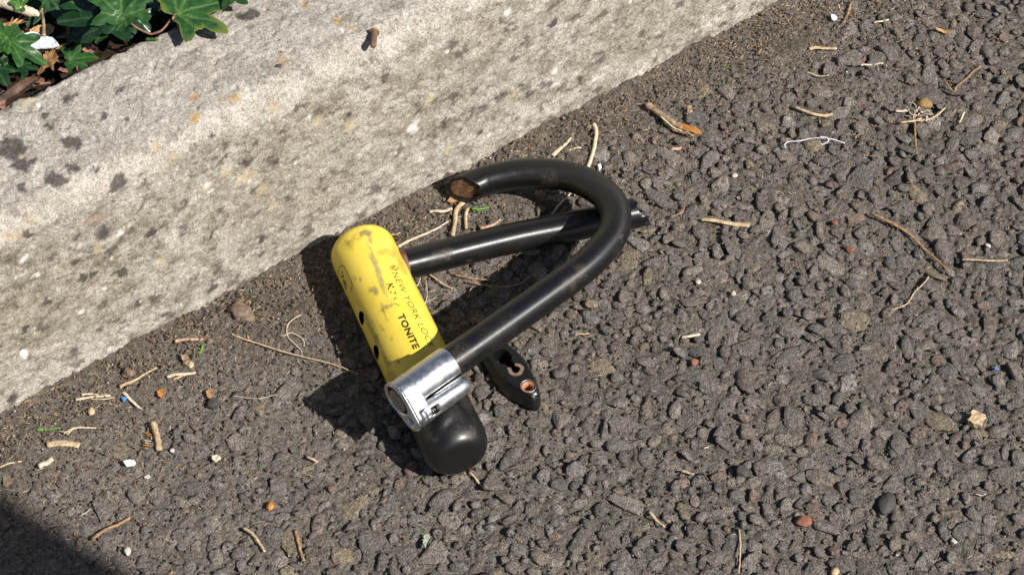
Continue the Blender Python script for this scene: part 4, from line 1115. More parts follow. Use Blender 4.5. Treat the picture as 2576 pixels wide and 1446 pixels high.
wa = pc(1297.5, 929, 0); wb = pc(1265, 897, 0); wan = math.atan2(wb[1] - wa[1], wb[0] - wa[0])
an_ = np.linspace(wan + .55, wan + 2 * math.pi - .55, 30); wv = []
for rr_ in (.00225, .0042):
    for x in an_: wv.append((wa[0] + rr_ * (1 + .06 * math.sin(5 * x)) * math.cos(x), wa[1] + rr_ * (1 + .06 * math.sin(3 * x)) * math.sin(x), BH + .00008))
part('wear_mark', mesh_np('wear_mark', np.array(wv), np.array([(j, j + 30, j + 31, j + 1) for j in range(29)])), MAT_CLOD, bracket)
v, f = ICO2; part('stud', mesh_np('stud', v * np.array([.0020, .0016, .0012]) + pc(1343, 988, BH - .0006), f), MAT_STEEL, bracket)

# ================================================================== THINGS ON THE KERB
bpy.context.view_layer.update()
def kerb_z(p):
    ok, loc, nn, ii = KERB0.ray_cast(Vector((p[0], p[1], KH + .05)), Vector((0, 0, -1)))
    return loc.z if ok else KH
def on_kerb(px, py, up=0.0):
    z = KH
    for _ in range(4): z = kerb_z(P(px, py, z + up))
    return P(px, py, z + up)
MAT_RIVET = make_straw('rusty_rivet', (0.10, 0.055, 0.032), (0.20, 0.115, 0.07), (0.30, 0.19, 0.125), 0.5)
# rusty rivet
hd, tl = on_kerb(941.5, 83, .0024), on_kerb(938.5, 117, .0015)
ax = (hd - tl); RL = np.linalg.norm(ax); ax /= RL
rivet = thing('rivet', (*(((hd + tl) / 2)[:2]), kerb_z(hd)), 'short rusty brown rivet with a round head lying on the concrete kerb', 'rivet')
cc = np.array([tl + ax * RL * u for u in np.linspace(0, 1, 30)]); rr = 0.00165 + 0.00008 * np.sin(np.linspace(0, 60, 30)); rr[:3] *= (.72, .9, .97)
rr[-9:] *= 1.06
v, f = tube(cc, rr, 20); part('shank', mesh_np('shank', v, f), MAT_RIVET, rivet)
hc = np.array([hd + ax * d_ for d_ in (-.0002, 0, .0003, .0006, .0010, .0012)]); v, f = tube(hc, np.array([.0020, .0027, .0028, .0027, .0021, .0009]), 24); part('head', mesh_np('head', v, f), MAT_RIVET, rivet)
def pebble(name, px, py, r, m, label, flat=.6, onk=False, cat='pebble', seed=0, asp=1.0, z=None, group=None):
    r_ = np.random.default_rng(seed + 500); v, f = rock(ICO3, r_, 12, .38 if cat == 'clod' else .10, .60)
    p = on_kerb(px, py, r * flat * .6) if onk else P(px, py, .0005)
    an = r_.random() * 6.28; v = v * np.array([r * asp, r / asp, r * flat]); ca, sa = math.cos(an), math.sin(an)
    v = v @ np.array([[ca, -sa, 0], [sa, ca, 0], [0, 0, 1]]).T
    me = mesh_np(name, v, f, cat != 'clod')
    if m is MAT_TAR: attr_c(me, 'tint', np.repeat(np.array([[.075, .066, .062]]), len(v), 0))
    o = obj(name, me, m); o.location = (p[0], p[1], p[2] if onk else r * flat * .62)
    return tag(o, label, cat, group)
pebble('pebble', 700, 167, .0017, MAT_PEBD, 'small dark pebble lying on the concrete kerb', onk=True, asp=1.25)
pebble('pebble', 707, 131 + 0, .0007, MAT_PEBR, 'tiny red grit grain lying on the concrete kerb', onk=True, seed=3)

# ================================================================== LITTER ON THE TARMAC
def strand(name, pix, r, m, label, cat='straw', z=0.0014, taper=.6, sides=7, flat=.8, lump=.10, group=None, n=None, hs=None, wig=0.00007):
    pts = [P(x, y, (z if hs is None else hs[i])) for i, (x, y) in enumerate(pix)]
    n = n or max(8, int(np.linalg.norm(pts[-1] - pts[0]) / .0012) + 4)
    if len(pts) == 2: pts = [pts[0], (pts[0] + pts[1]) / 2 + np.array([random.gauss(0, .0004), random.gauss(0, .0004), .0002]), pts[1]]
    c = catmull(pts, n); c[:, 2] += .0004 * np.sin(np.linspace(0, random.uniform(4, 9), n)); c[1:-1, :2] += rng.normal(0, wig, (n - 2, 2))
    seed = random.randint(0, 99999)
    rad = np.linspace(r, r * taper, n) * (1 + .10 * (rng.random(n) - .5))
    v, f = tube(c, rad, sides if sides % 2 == 0 else sides + 1, flat=flat, lump=lump, seed=seed)
    me = mesh_np(name, v, f); o = obj(name, me, m); b = c.mean(0); me.transform(Matrix.Translation(-Vector(b))); o.location = b
    return tag(o, label, cat, group)
def strand_part(name, pix, r, m, parent, z=.0014, taper=.6, flat=.8, lump=.2, hs=None):
    pts = [P(x, y, (z if hs is None else hs[i])) for i, (x, y) in enumerate(pix)]; n = max(7, int(np.linalg.norm(pts[-1] - pts[0]) / .0015) + 4)
    if len(pts) == 2: pts = [pts[0], (pts[0] + pts[1]) / 2, pts[1]]
    c = catmull(pts, n); c[1:-1, :2] += rng.normal(0, .00010, (n - 2, 2)); v, f = tube(c, np.linspace(r, r * taper, n) * (1 + .2 * (rng.random(n) - .5)), 8, flat=flat, lump=lump, seed=random.randint(0, 9999))
    return part(name, mesh_np(name, v, f), m, parent)
# broken twig with an orange leaf
tw = thing('broken_twig', tuple(P(1690, 305)), 'broken brown twig with a folded orange leaf on tarmac near the kerb', 'twig')
strand_part('bark', [(1628, 264), (1655, 283), (1685, 303), (1712, 322)], .0021, MAT_BARK, tw, z=.003, taper=.75, lump=.3)
strand_part('bark', [(1672, 305), (1695, 325), (1722, 334), (1746, 343)], .0013, MAT_BARK, tw, z=.0022, taper=.6, lump=.4)
strand_part('splinter', [(1660, 290), (1690, 318), (1715, 330)], .0006, MAT_PALE, tw, z=.0036)
strand_part('splinter', [(1700, 315), (1725, 330), (1742, 342)], .0007, MAT_STRAW, tw, z=.003)
part('leaf', leaf_mesh('plain', P(1766, 339, .003), P(1700, 314, .003), .34, fold=.5, seed=70), MAT_RUSTL, tw)
# dried weed with root tuft
wd = thing('dried_weed', tuple(P(2308, 300)), 'dried weed stalk with tangled pale roots and a brown felted lump on tarmac', 'weed')
strand_part('stalk', [(2300, 278), (2301, 310), (2302, 345), (2306, 388)], .0008, MAT_TWIG, wd, z=.0022, taper=.6)
strand_part('stalk', [(2265, 309), (2300, 304), (2335, 301), (2360, 288), (2377, 271)], .0007, MAT_STRAW, wd, z=.0026, taper=.8)
strand_part('stalk', [(2253, 280), (2283, 279)], .0008, MAT_PALE, wd, z=.002, taper=.8)
for k in range(26):
    x, y = 2308 + random.gauss(0, 14), 282 + random.gauss(0, 11); a_ = random.uniform(0, 6.28); l_ = random.uniform(10, 26)
    strand_part('root', [(x, y), (x + l_ * .5 * math.cos(a_) + random.gauss(0, 3), y + l_ * .5 * math.sin(a_) + random.gauss(0, 3)), (x + l_ * math.cos(a_), y + l_ * .7 * math.sin(a_))], random.uniform(.00018, .00040), MAT_PALE, wd, z=random.uniform(.001, .004), taper=.5)
v, f = rock(ICO3, np.random.default_rng(8), 14, .22, .7); part('felt_lump', mesh_np('felt_lump', v * np.array([.0046, .0038, .0026]) + P(2324, 262, .0014), f), MAT_FELT, wd)
# white thread with a loop
th = catmull([P(x, y, z) for x, y, z in ((1977, 373, .001), (1974, 364, .0016), (1985, 357, .0018), (2010, 355, .002), (2035, 350, .0022), (2060, 347, .0026), (2080, 348, .0028), (2102, 353, .0022), (2125, 361, .0012))], 90)
lp = catmull([P(x, y, z) for x, y, z in ((2054, 348, .003), (2054, 355, .002), (2062, 362, .0014), (2072, 363, .0014), (2082, 357, .0022), (2084, 351, .003), (2075, 345, .0034), (2062, 346, .003))], 40)
thr = thing('thread', tuple(P(2050, 360)), 'wavy white cotton thread with a small loop lying on tarmac', 'thread')
for c_, nm in ((th, 'yarn'), (lp, 'loop')):
    cc = c_ + rng.normal(0, .00008, c_.shape); v, f = tube(cc, .00032 * (1 + .3 * (rng.random(len(cc)) - .5)), 8, lump=.2); part(nm, mesh_np(nm, v, f), MAT_THREAD, thr)
ST = [  # name, pixels, radius, material, label, category, taper, flat
 ('straw', [(1493, 312), (1500, 330), (1497, 360), (1490, 390), (1479, 420)], .0012, MAT_PALE, 'thick bleached curved straw lying just beyond the shackle bow', 'straw', .9, .7),
 ('twig', [(2000, 270), (2022, 280), (2048, 288), (2075, 290), (2094, 287)], .0008, MAT_STRAW, 'curved tan twig with a knobbed end on tarmac above the white thread', 'twig', 1.2, .8),
 ('wood_splinter', [(1764, 552), (1800, 556), (1840, 562), (1885, 566)], .0011, MAT_STRAW, 'long split straw splinter on tarmac beside the cut leg end', 'splinter', 1.4, .6),
 ('twig', [(2191, 536), (2212, 548), (2250, 566), (2290, 590), (2318, 618), (2340, 640), (2362, 660), (2389, 685)], .0010, MAT_TWIG, 'long wavy brown twig stretched across the open tarmac', 'twig', .55, .85),
 ('straw', [(2420, 653), (2460, 655), (2500, 655), (2535, 654)], .0006, MAT_STRAW, 'thin straight tan straw on tarmac beyond the long wavy twig', 'straw', .8, .8),
 ('plant_fibre', [(2336, 696), (2325, 712), (2300, 735), (2280, 765), (2240, 782)], .0005, MAT_STRAW, 'thin bent pale plant fibre below the tip of the long wavy twig', 'fibre', .7, .8),
 ('twig', [(2468, 167), (2450, 180), (2430, 200), (2408, 216), (2402, 230)], .0006, MAT_TWIG, 'thin brown forked twig on tarmac beyond the dried weed', 'twig', .8, .8),
 ('twig', [(2375, 204), (2390, 222), (2403, 233)], .0005, MAT_TWIG, 'short dark twig meeting the forked twig beyond the dried weed', 'twig', .8, .8),
 ('straw', [(2426, 282), (2420, 295), (2413, 310)], .0006, MAT_PALE, 'short pale straw beside the dried weed on tarmac', 'straw', .9, .7),
 ('straw', [(1859, 1330), (1862, 1370), (1861, 1410), (1858, 1442)], .0005, MAT_STRAW, 'thin upright looking tan straw on stony tarmac beyond the lock cap', 'straw', .8, .8),
 ('wood_splinter', [(1633, 1286), (1650, 1305), (1672, 1326)], .0009, MAT_STRAW, 'short tan wood splinter lying alone on open stony tarmac', 'splinter', .6, .6),
 ('straw', [(1180, 1186), (1198, 1205), (1213, 1222)], .0007, MAT_STRAW, 'short tan straw touching the tarmac beside the black end cap', 'straw', .7, .7),
 ('twig', [(613, 1327), (635, 1343), (652, 1364), (666, 1386)], .0009, MAT_STRAW, 'curved pale twig on worn tarmac between two brown twigs', 'twig', .7, .8),
 ('twig', [(743, 1334), (750, 1360), (756, 1385), (764, 1410)], .0009, MAT_TWIG, 'straight brown twig with a dark tip on worn tarmac', 'twig', .8, .8),
 ('twig', [(231, 1356), (262, 1334), (298, 1318), (322, 1303), (328, 1297)], .0009, MAT_TWIG, 'reddish brown twig lying at the edge of the dark shadow', 'twig', .9, .8),
 ('bark_strip', [(118, 1119), (145, 1115), (175, 1116), (200, 1119)], .0020, MAT_STRAW, 'flat pale bark strip lying on the dirty tarmac near the kerb', 'bark', .9, .25),
 ('wood_chip', [(97, 1173), (115, 1163), (133, 1154)], .0017, MAT_PALE, 'short splintered yellowish wood chip on tarmac beside the bark strip', 'chip', .8, .4),
 ('straw', [(190, 1005), (225, 1000), (250, 996), (278, 994)], .0008, MAT_PALE, 'pale straw, lower of a crossed pair in the dirt by the kerb', 'straw', .7, .6),
 ('straw', [(205, 992), (240, 991), (275, 993)], .0007, MAT_PALE, 'pale straw, upper of a crossed pair in the dirt by the kerb', 'straw', .7, .6),
 ('straw', [(228, 1004), (260, 1004), (288, 997)], .0004, MAT_STRAW, 'fine short straw tucked under the crossed pair by the kerb', 'straw', .7, .8),
 ('grass_stalk', [(583, 840), (610, 852), (650, 865), (700, 880), (750, 893), (800, 905), (850, 920), (903, 943)], .0006, MAT_STRAW, 'long thin dry grass stalk reaching into the shadow of the lock', 'grass stalk', .5, .8),
 ('twig', [(301, 972), (330, 960), (360, 942), (396, 925)], .0010, MAT_STRAW, 'forked pale twig in the dirt beside the round clod', 'twig', .5, .8),
 ('wood_splinter', [(440, 858), (470, 854), (522, 851)], .0011, MAT_PINKW, 'pinkish flat wood splinter at the foot of the kerb', 'splinter', .6, .4),
 ('wood_splinter', [(420, 948), (450, 941), (492, 936)], .0010, MAT_PALE, 'pale flat wood splinter beside the green grass blade by the kerb', 'splinter', .8, .45),
 ('wood_splinter', [(435, 956), (455, 946), (470, 941)], .0007, MAT_STRAW, 'small tan splinter lying against the pale flat splinter', 'splinter', .8, .45),
 ('straw', [(310, 985), (325, 1002), (352, 1025), (358, 1028)], .0009, MAT_PALE, 'bent yellowish straw beside a scrap of blue in the dirt', 'straw', .6, .5),
 ('grass', [(511, 866), (507, 880), (497, 901)], .0008, MAT_GRASS, 'bright green grass blade standing in the dirt by the kerb', 'grass', .3, .35),
 ('grass', [(93, 1081), (115, 1079), (152, 1077)], .0008, MAT_GRASS, 'green grass blade lying flat beside the bark strip', 'grass', .5, .35),
 ('grass', [(1186, 525), (1205, 526), (1231, 519)], .0010, MAT_GRASS, 'green grass blade inside the bow of the shackle', 'grass', .5, .35),
 ('grass', [(1820, 168), (1828, 166), (1838, 174)], .0006, MAT_GRASS, 'tiny bent green grass blade on tarmac near the kerb', 'grass', .5, .4),
 ('straw', [(1001, 621), (1030, 606), (1075, 586), (1103, 571), (1131, 554)], .0009, MAT_PALE, 'pale straw leaning out between the yellow sleeve and root stubs', 'straw', .6, .7),
 ('root_stub', [(1166, 508), (1148, 530), (1144, 560), (1139, 594)], .0015, MAT_STRAW, 'gnarled tan root stub below the sawn end of the shackle', 'root', .7, .8),
 ('root_stub', [(1177, 524), (1171, 545), (1173, 574)], .0011, MAT_STRAW, 'short gnarled root stub beside the larger one inside the bow', 'root', .8, .8),
 ('straw', [(1080, 533), (1110, 531), (1138, 525)], .0009, MAT_PALE, 'short pale straw pointing from the root stub to the kerb', 'straw', 1.2, .5),
 ('wood_splinter', [(1208, 574), (1230, 570), (1246, 562), (1258, 551)], .0010, MAT_PINKW, 'orange pink splinter against the cut shackle leg', 'splinter', .6, .6),
 ('wood_splinter', [(982, 592), (995, 589), (1007, 586)], .0007, MAT_PINKW, 'small pinkish splinter beside the yellow rounded end of the lock', 'splinter', .7, .6),
 ('twig', [(1130, 684), (1160, 696), (1200, 701), (1235, 703)], .0005, MAT_TWIG, 'thin brown twig curving out from under the shackle leg', 'twig', .6, .8),
 ('twig', [(1175, 708), (1210, 717), (1265, 722), (1310, 711), (1337, 689)], .0005, MAT_TWIG, 'thin curved twig lying in the shadow between the two shackle arms', 'twig', .5, .8),
 ('straw', [(1080, 690), (1105, 708), (1138, 725)], .0006, MAT_STRAW, 'short straw crossing the bare tarmac beside the yellow sleeve', 'straw', .6, .7),
 ('plant_fibre', [(1045, 728), (1052, 713), (1058, 700)], .0004, MAT_PALE, 'fine pale fibre rising beside the yellow sleeve', 'fibre', .6, .8),
 ('plant_fibre', [(1064, 775), (1074, 745), (1072, 705)], .0003, MAT_PALE, 'long fine pale fibre in the tuft beside the yellow sleeve', 'fibre', .6, .8),
 ('plant_fibre', [(1063, 772), (1080, 755), (1100, 748)], .0003, MAT_PALE, 'short forked pale fibre at the tuft beside the yellow sleeve', 'fibre', .6, .8),
 ('straw', [(1389, 540), (1410, 512), (1437, 484)], .0006, MAT_PALE, 'grey straw in the shadow inside the shackle bow', 'straw', .7, .6),
 ('wood_splinter', [(1424, 661), (1431, 645), (1441, 624)], .0007, MAT_STRAW, 'small tan splinter beside the bent shackle arm', 'splinter', .7, .6),
 ('wood_splinter', [(2036, 124), (2060, 120), (2105, 123)], .0014, MAT_STRAW, 'frayed tan wood splinter on the far stony tarmac', 'splinter', .7, .4),
 ('straw', [(2165, 165), (2190, 163), (2222, 160)], .0007, MAT_PALE, 'short pale straw on the far tarmac beyond the frayed splinter', 'straw', .7, .6),
 ('straw', [(2028, 183), (2055, 190), (2085, 191)], .0005, MAT_STRAW, 'thin straw on tarmac between the frayed splinter and the curved twig', 'straw', .7, .7),
 ('twig', [(2139, 10), (2135, 30), (2122, 58)], .0008, MAT_TWIG, 'short brown twig on the far tarmac beside a white flake', 'twig', .6, .7),
 ('straw', [(2198, 58), (2215, 54), (2236, 49)], .0007, MAT_PALE, 'short bleached straw on the far tarmac beside the curled leaf', 'straw', .8, .6),
 ('twig', [(1907, 137), (1914, 124), (1914, 105)], .0008, MAT_TWIG, 'short reddish twig standing off the kerb foot on tarmac', 'twig', .5, .7),
 ('wood_chip', [(1688, 378), (1700, 374), (1714, 372)], .0011, MAT_PINKW, 'small pale pink wood chip on tarmac beyond the shackle bow', 'chip', .95, .6),
 ('straw', [(1715, 849), (1735, 846), (1760, 839)], .0007, MAT_PALE, 'short bleached straw on open tarmac beyond the bent shackle', 'straw', 1.3, .6),
 ('straw', [(1446, 843), (1462, 840), (1482, 837)], .0005, MAT_STRAW, 'small thin straw between the shackle and the keyhole bracket', 'straw', .8, .7),
 ('plant_fibre', [(1686, 546), (1700, 542), (1716, 533), (1722, 517), (1719, 507)], .0005, MAT_TWIG, 'thin hooked brown fibre beside the cut leg end', 'fibre', .7, .8),
 ('straw', [(1713, 1184), (1733, 1188), (1745, 1193)], .0008, MAT_STRAW, 'short stubby straw on stony tarmac beyond the end cap', 'straw', .7, .6),
 ('wood_splinter', [(1150, 1005 + 170), (1160, 1182), (1172, 1190)], .0004, MAT_PINKW, 'thin pinkish sliver tucked by the end of the black cap', 'splinter', .7, .6),
 ('wood_splinter', [(772, 1149), (785, 1154), (800, 1160)], .0008, MAT_PINKW, 'small pinkish wood splinter on worn tarmac near the lock shadow', 'splinter', .7, .5),
 ('wood_splinter', [(1390, 392), (1412, 372), (1437, 346)], .0014, MAT_PALE, 'frayed bleached bark fibres at the kerb foot behind the shackle bow', 'bark', .5, .4),
 ('straw', [(1462, 372), (1445, 373), (1432, 379)], .0006, MAT_PALE, 'tiny bleached straw behind the shackle bow', 'straw', .8, .6),
 ('plant_fibre', [(757, 792), (738, 803), (722, 822), (725, 848), (742, 865), (757, 880), (760, 893)], .0003, MAT_PALE, 'long curly white fibre in the dirt beside the lock shadow', 'fibre', .8, .8),
 ('plant_fibre', [(712, 845), (735, 838), (762, 853), (765, 870)], .0003, MAT_PALE, 'short curly white fibre tangled with a longer one in the dirt', 'fibre', .8, .8),
 ('plant_fibre', [(585, 995), (640, 1003), (690, 993), (745, 962)], .00018, MAT_PALE, 'hair thin pale fibre leading to the tip of the lock shadow', 'fibre', .8, .8),
 ('straw', [(0, 1175), (25, 1165), (55, 1158)], .0005, MAT_PALE, 'pale straw at the foot of the kerb beside a brown scrap', 'straw', .7, .7),
 ('straw', [(160, 1090), (185, 1078), (215, 1075), (242, 1075)], .0006, MAT_PALE, 'bent pale straw forked at one end above the bark strip', 'straw', .6, .7),
 ('straw', [(168, 1092), (180, 1080), (188, 1074)], .0011, MAT_STRAW, 'stubby broad straw end beside the bent pale straw', 'straw', .5, .4),
 ('wood_splinter', [(205, 1295), (212, 1290), (228, 1280)], .0005, MAT_MOSSG, 'small greyish grass scrap at the edge of the dark shadow', 'scrap', .7, .6),
 ('wood_splinter', [(2108, 12), (2112, 20), (2115, 26)], .0005, MAT_STRAW, 'tiny tan splinter beside the short brown twig on far tarmac', 'splinter', .7, .6),
 ('straw', [(2520, 175), (2532, 190), (2545, 203)], .0006, MAT_TWIG, 'short brown stalk on the far tarmac beyond the forked twig', 'twig', .7, .7),
 ('straw', [(2453, 1242), (2467, 1245), (2480, 1243)], .0003, MAT_PALE, 'hair thin pale fibre near the cut wood block', 'fibre', .8, .8),
 ('wood_splinter', [(1770, 1128), (1778, 1125), (1783, 1120)], .0004, MAT_PALE, 'tiny pale splinter near the keyhole bracket', 'splinter', .7, .6),
]
for nm, px, r, m, lab, cat, tp, fl_ in ST:
    strand(nm, px, r, m, lab, cat, taper=tp, flat=fl_, z=0.0010 + r * fl_)
scrapP = lambda x, y, h_: P(x, y, h_)
def block(name, px, py, sx, sy, sz, an, m, label, cat, seed=0, z=0.0):
    r_ = np.random.default_rng(seed); bm = bmesh.new(); bmesh.ops.create_cube(bm, size=1)
    bmesh.ops.subdivide_edges(bm, edges=bm.edges[:], cuts=3, use_grid_fill=True)
    for v_ in bm.verts:
        v_.co.x *= sx; v_.co.y *= sy; v_.co.z *= sz; v_.co += Vector(r_.normal(0, min(sx, sy, sz) * .07, 3))
    bmesh.ops.rotate(bm, verts=bm.verts[:], matrix=Matrix.Rotation(an, 3, 'Z')); bmesh.ops.rotate(bm, verts=bm.verts[:], matrix=Matrix.Rotation(.08, 3, 'X'))
    me = bpy.data.meshes.new(name); bm.to_mesh(me); bm.free(); o = obj(name, me, m); o.location = P(px, py, z + sz * .5); return tag(o, label, cat)
block('wood_block', 2456, 1057, .0066, .0072, .0050, math.radians(-25), MAT_STRAW, 'small cut block of pale wood lying on stony tarmac', 'wood', 2)
block('wood_chip', 2152, 549, .0090, .0034, .0022, math.radians(16), MAT_CLOD, 'grey brown weathered wood chip beside the thick end of the long twig', 'chip', 3)
block('wood_chip', 1484 + 0, 1400 - 1400 + 322, .0034, .0022, .0015, .5, MAT_BARK, 'small dark wood crumb at the kerb foot beyond the shackle bow', 'chip', 4)
block('wood_chip', 1855 - 120, 278, .0030, .0056, .0016, .1, MAT_BARK, 'small brown square wood chip beside the broken twig', 'chip', 6)
# bark stick with orange crumbs
bk = thing('bark_stick', tuple(P(392, 1098)), 'short thick greenish tan stick with orange crumbs beside it on tarmac', 'stick')
strand_part('bark', [(384, 1064), (390, 1080), (396, 1105), (400, 1131)], .0019, MAT_STRAW, bk, z=.0024, taper=.95, lump=.25)
for k in range(9): strand_part('splinter', [(372 + random.gauss(0, 5), 1070 + k * 6), (380 + random.gauss(0, 4), 1074 + k * 6)], .0005, random.choice([MAT_RUSTL, MAT_STRAW]), bk, z=.0012)
scrap('white_flake', [(310, 1163), (322, 1160), (336, 1158), (342, 1165), (338, 1172), (318, 1174)], .0016, .0014, MAT_WHITE, 'small bright white flake lying on worn tarmac by the shadow edge', 'flake', conv=scrapP)
scrap('white_flake', [(2090, 42), (2098, 40), (2106, 48), (2100, 54), (2092, 52)], .0016, .0012, MAT_WHITE, 'white flake on the far tarmac beside a short brown twig', 'flake', conv=scrapP)
scrap('white_flake', [(1504, 418), (1511, 415), (1513, 424), (1508, 430)], .0014, .0012, MAT_WHITE, 'tiny white flake beside the thick bleached straw and shackle bow', 'flake', conv=scrapP)
scrap('pale_chip', [(533, 1150), (548, 1146), (556, 1153), (543, 1162), (534, 1158)], .0014, .0012, MAT_PALE, 'small cream wood chip on worn tarmac beside the lock shadow', 'chip', conv=scrapP)
scrap('dry_leaf_scrap', [(1128, 486), (1134, 490), (1142, 486), (1158, 494), (1170, 500), (1160, 512), (1148, 506), (1136, 510), (1124, 508), (1132, 498)], .003, .0004, MAT_DRYLEAF, 'spiky tan holly leaf scrap under the sawn end of the shackle', 'leaf', conv=scrapP, bend=.3)
scrap('dry_leaf_scrap', [(2352, 76), (2366, 71), (2380, 76), (2394, 75), (2396, 81), (2384, 86), (2368, 79), (2354, 80)], .002, .0004, MAT_DRYLEAF, 'curled tan leaf scrap on the far stony tarmac', 'leaf', conv=scrapP, bend=.6)
scrap('dry_leaf_scrap', [(455, 895), (470, 890), (478, 905), (480, 920), (468, 918), (458, 905)], .0015, .0005, MAT_BARK, 'brown leaf scrap in the dirt beside the green grass blade', 'leaf', conv=scrapP, bend=.4)
scrap('dry_leaf_scrap', [(395, 985), (408, 975), (415, 985), (408, 1000), (398, 996)], .0015, .0005, MAT_RUSTL, 'rust coloured leaf scrap in the dirt by the kerb foot', 'leaf', conv=scrapP, bend=.5)
scrap('dry_leaf_scrap', [(518, 985), (528, 975), (540, 985), (533, 1003), (522, 1000)], .0015, .0005, MAT_TWIG, 'brown crumpled leaf scrap beside the pale flat wood splinter', 'leaf', conv=scrapP, bend=.5)
scrap('dry_leaf_scrap', [(8, 1200), (24, 1196), (32, 1210), (20, 1228), (8, 1222)], .0015, .0006, MAT_CLOD, 'dull brown scrap on tarmac next to the dark shadow', 'scrap', conv=scrapP, bend=.3)
scrap('blue_scrap', [(306, 1002), (314, 998), (319, 1006), (311, 1010)], .0014, .0006, MAT_BLUE, 'dark blue plastic fragment in the dirt beside a bent straw', 'scrap', conv=scrapP)
scrap('blue_scrap', [(2500, 925), (2510, 926), (2512, 931), (2503, 930)], .0014, .0006, MAT_BLUE, 'tiny bright blue plastic sliver on open stony tarmac', 'scrap', conv=scrapP)
scrap('green_lichen_scrap', [(1068, 1345), (1078, 1342), (1082, 1350), (1074, 1362), (1070, 1378), (1064, 1366)], .0022, .0010, MAT_MOSSG, 'pale grey green lichen scrap on worn tarmac', 'lichen', conv=scrapP, bend=.4)
# clods and pods
pebble('dirt_clod', 603, 790, .0066, MAT_CLOD, 'brown crumbly dirt clod at the kerb foot', .5, cat='clod', seed=1, asp=.9)
pebble('dirt_clod', 622, 800, .0038, MAT_CLOD, 'small dirt clod fragment leaning on the larger brown clod', .5, cat='clod', seed=2)
pebble('dirt_clod', 322, 940, .0034, MAT_CLOD, 'round pale brown clod at the kerb foot beside the forked twig', .8, cat='clod', seed=5)
pebble('pebble', 537, 1018, .0030, MAT_PEBD, 'dark jagged pebble on worn tarmac left of the lock shadow', .8, seed=6)
pebble('pebble', 2229, 1267, .0056, MAT_PEBD, 'smooth dark grey rounded stone set in open tarmac', .45, seed=7, asp=1.2)
pebble('pebble', 2019, 1312, .0042, MAT_PEBR, 'brick red rounded stone set in the tarmac', .45, seed=8)
pebble('pebble', 1866, 1188, .0036, MAT_PEBD, 'small black rounded stone on tarmac between splinter and end cap', .7, seed=9)
pebble('pebble', 2100, 560, .0018, MAT_PEBR, 'small reddish grain beside the grey wood chip', .6, seed=10)
pebble('pebble', 2140, 628, .0026, MAT_PEBR, 'red brown chip of brick on tarmac below the long twig', .5, seed=11)
pebble('pebble', 1745, 912, .0024, MAT_PEBR, 'small rusty stone standing on tarmac below a bleached straw', .7, seed=12)
pebble('pebble', 1756, 709, .0016, MAT_PEBW, 'small round cream pebble on tarmac beyond the bent shackle', .7, seed=13)
pebble('pebble', 1845, 738, .0015, MAT_PEBW, 'tiny white pebble on open tarmac below the split straw', .7, seed=14)
pebble('pebble', 2398, 1362, .0020, MAT_PEBW, 'small white pebble in the tarmac near the smooth dark stone', .7, seed=15)
pebble('pebble', 433, 1133, .0017, MAT_PEBW, 'pale grey pebble on tarmac beside the thick tan stick', .7, seed=16)
pebble('pebble', 370, 1200, .0016, MAT_PEBW, 'pale rounded pebble beside the white flake', .7, seed=17)
pebble('pebble', 320, 1388, .0022, MAT_PEBW, 'light grey pebble at the edge of the dark shadow', .8, seed=18)
pebble('pebble', 1848, 442, .0016, MAT_PEBW, 'small white stone on tarmac beyond the cut leg', .6, seed=19)
pebble('pebble', 2485, 618, .0018, MAT_PEBW, 'fluffy white speck on stony tarmac above the thin straight straw', .6, seed=20)
for (px, py, s_, lab) in ((680, 1272, .0026, 'small orange brown seed husk on worn tarmac'), (2100, 1437, .0026, 'ridged tan seed husk on stony tarmac below the smooth dark stone'), (230, 1001 + 33, .0024, 'open tan seed husk in the dirt below the crossed straws'), (480, 917 + 0, .0022, 'pale open seed husk beside the pale flat wood splinter')):
    v, f = ICO3; w_ = v.copy(); rdg = 1 + .10 * np.sin(np.arctan2(w_[:, 1], w_[:, 2]) * 7); w_ *= rdg[:, None]
    w_ = w_ * np.array([s_, s_ * .72, s_ * .6]); an = random.uniform(.6, 1.8); w_ = w_ @ np.array([[math.cos(an), -math.sin(an), 0], [math.sin(an), math.cos(an), 0], [0, 0, 1]]).T
    o = obj('seed_husk', mesh_np('seed_husk', w_, f), MAT_RUSTL if px == 680 else MAT_STRAW); o.location = P(px, py, s_ * .45); tag(o, lab, 'seed husk')

# uncountable crumbs: grit, straw bits and leaf crumbs, thickest along the kerb
def crumbs(name, count, m, kerbish, mk, label):
    items = []
    tries = 0
    while len(items) < count and tries < count * 30:
        tries += 1
        x, y = random.uniform(-.36, .38), random.uniform(-.27, .31); s = kerb_side(x, y)
        if s < .002: continue
        if random.random() > math.exp(-s / kerbish[0]) + kerbish[1]: continue
        v, f = mk(); a_ = random.uniform(0, 6.28); ca, sa = math.cos(a_), math.sin(a_)
        v = v @ np.array([[ca, -sa, 0], [sa, ca, 0], [0, 0, 1]]).T
        zz = 0.0005 + (0.0010 if s < .03 else 0) + 0.0030 * max(0, 1 - s / .012)
        items.append((v + np.array([x, y, zz + random.uniform(-.0005, .0006)]), f))
    v, f = merge(items); me = mesh_np(name, v, f, False)
    if m is MAT_TAR:
        nn = len(items[0][0]); tc = np.repeat(np.array([PAL[rng.choice(len(PAL), p=PALW)] * np.array([1.05, .93, .80]) * rng.uniform(.55, 1.35) for _ in items]), nn, 0); attr_c(me, 'tint', tc)
    tag(obj(name, me, m), label, 'litter', kind='stuff')
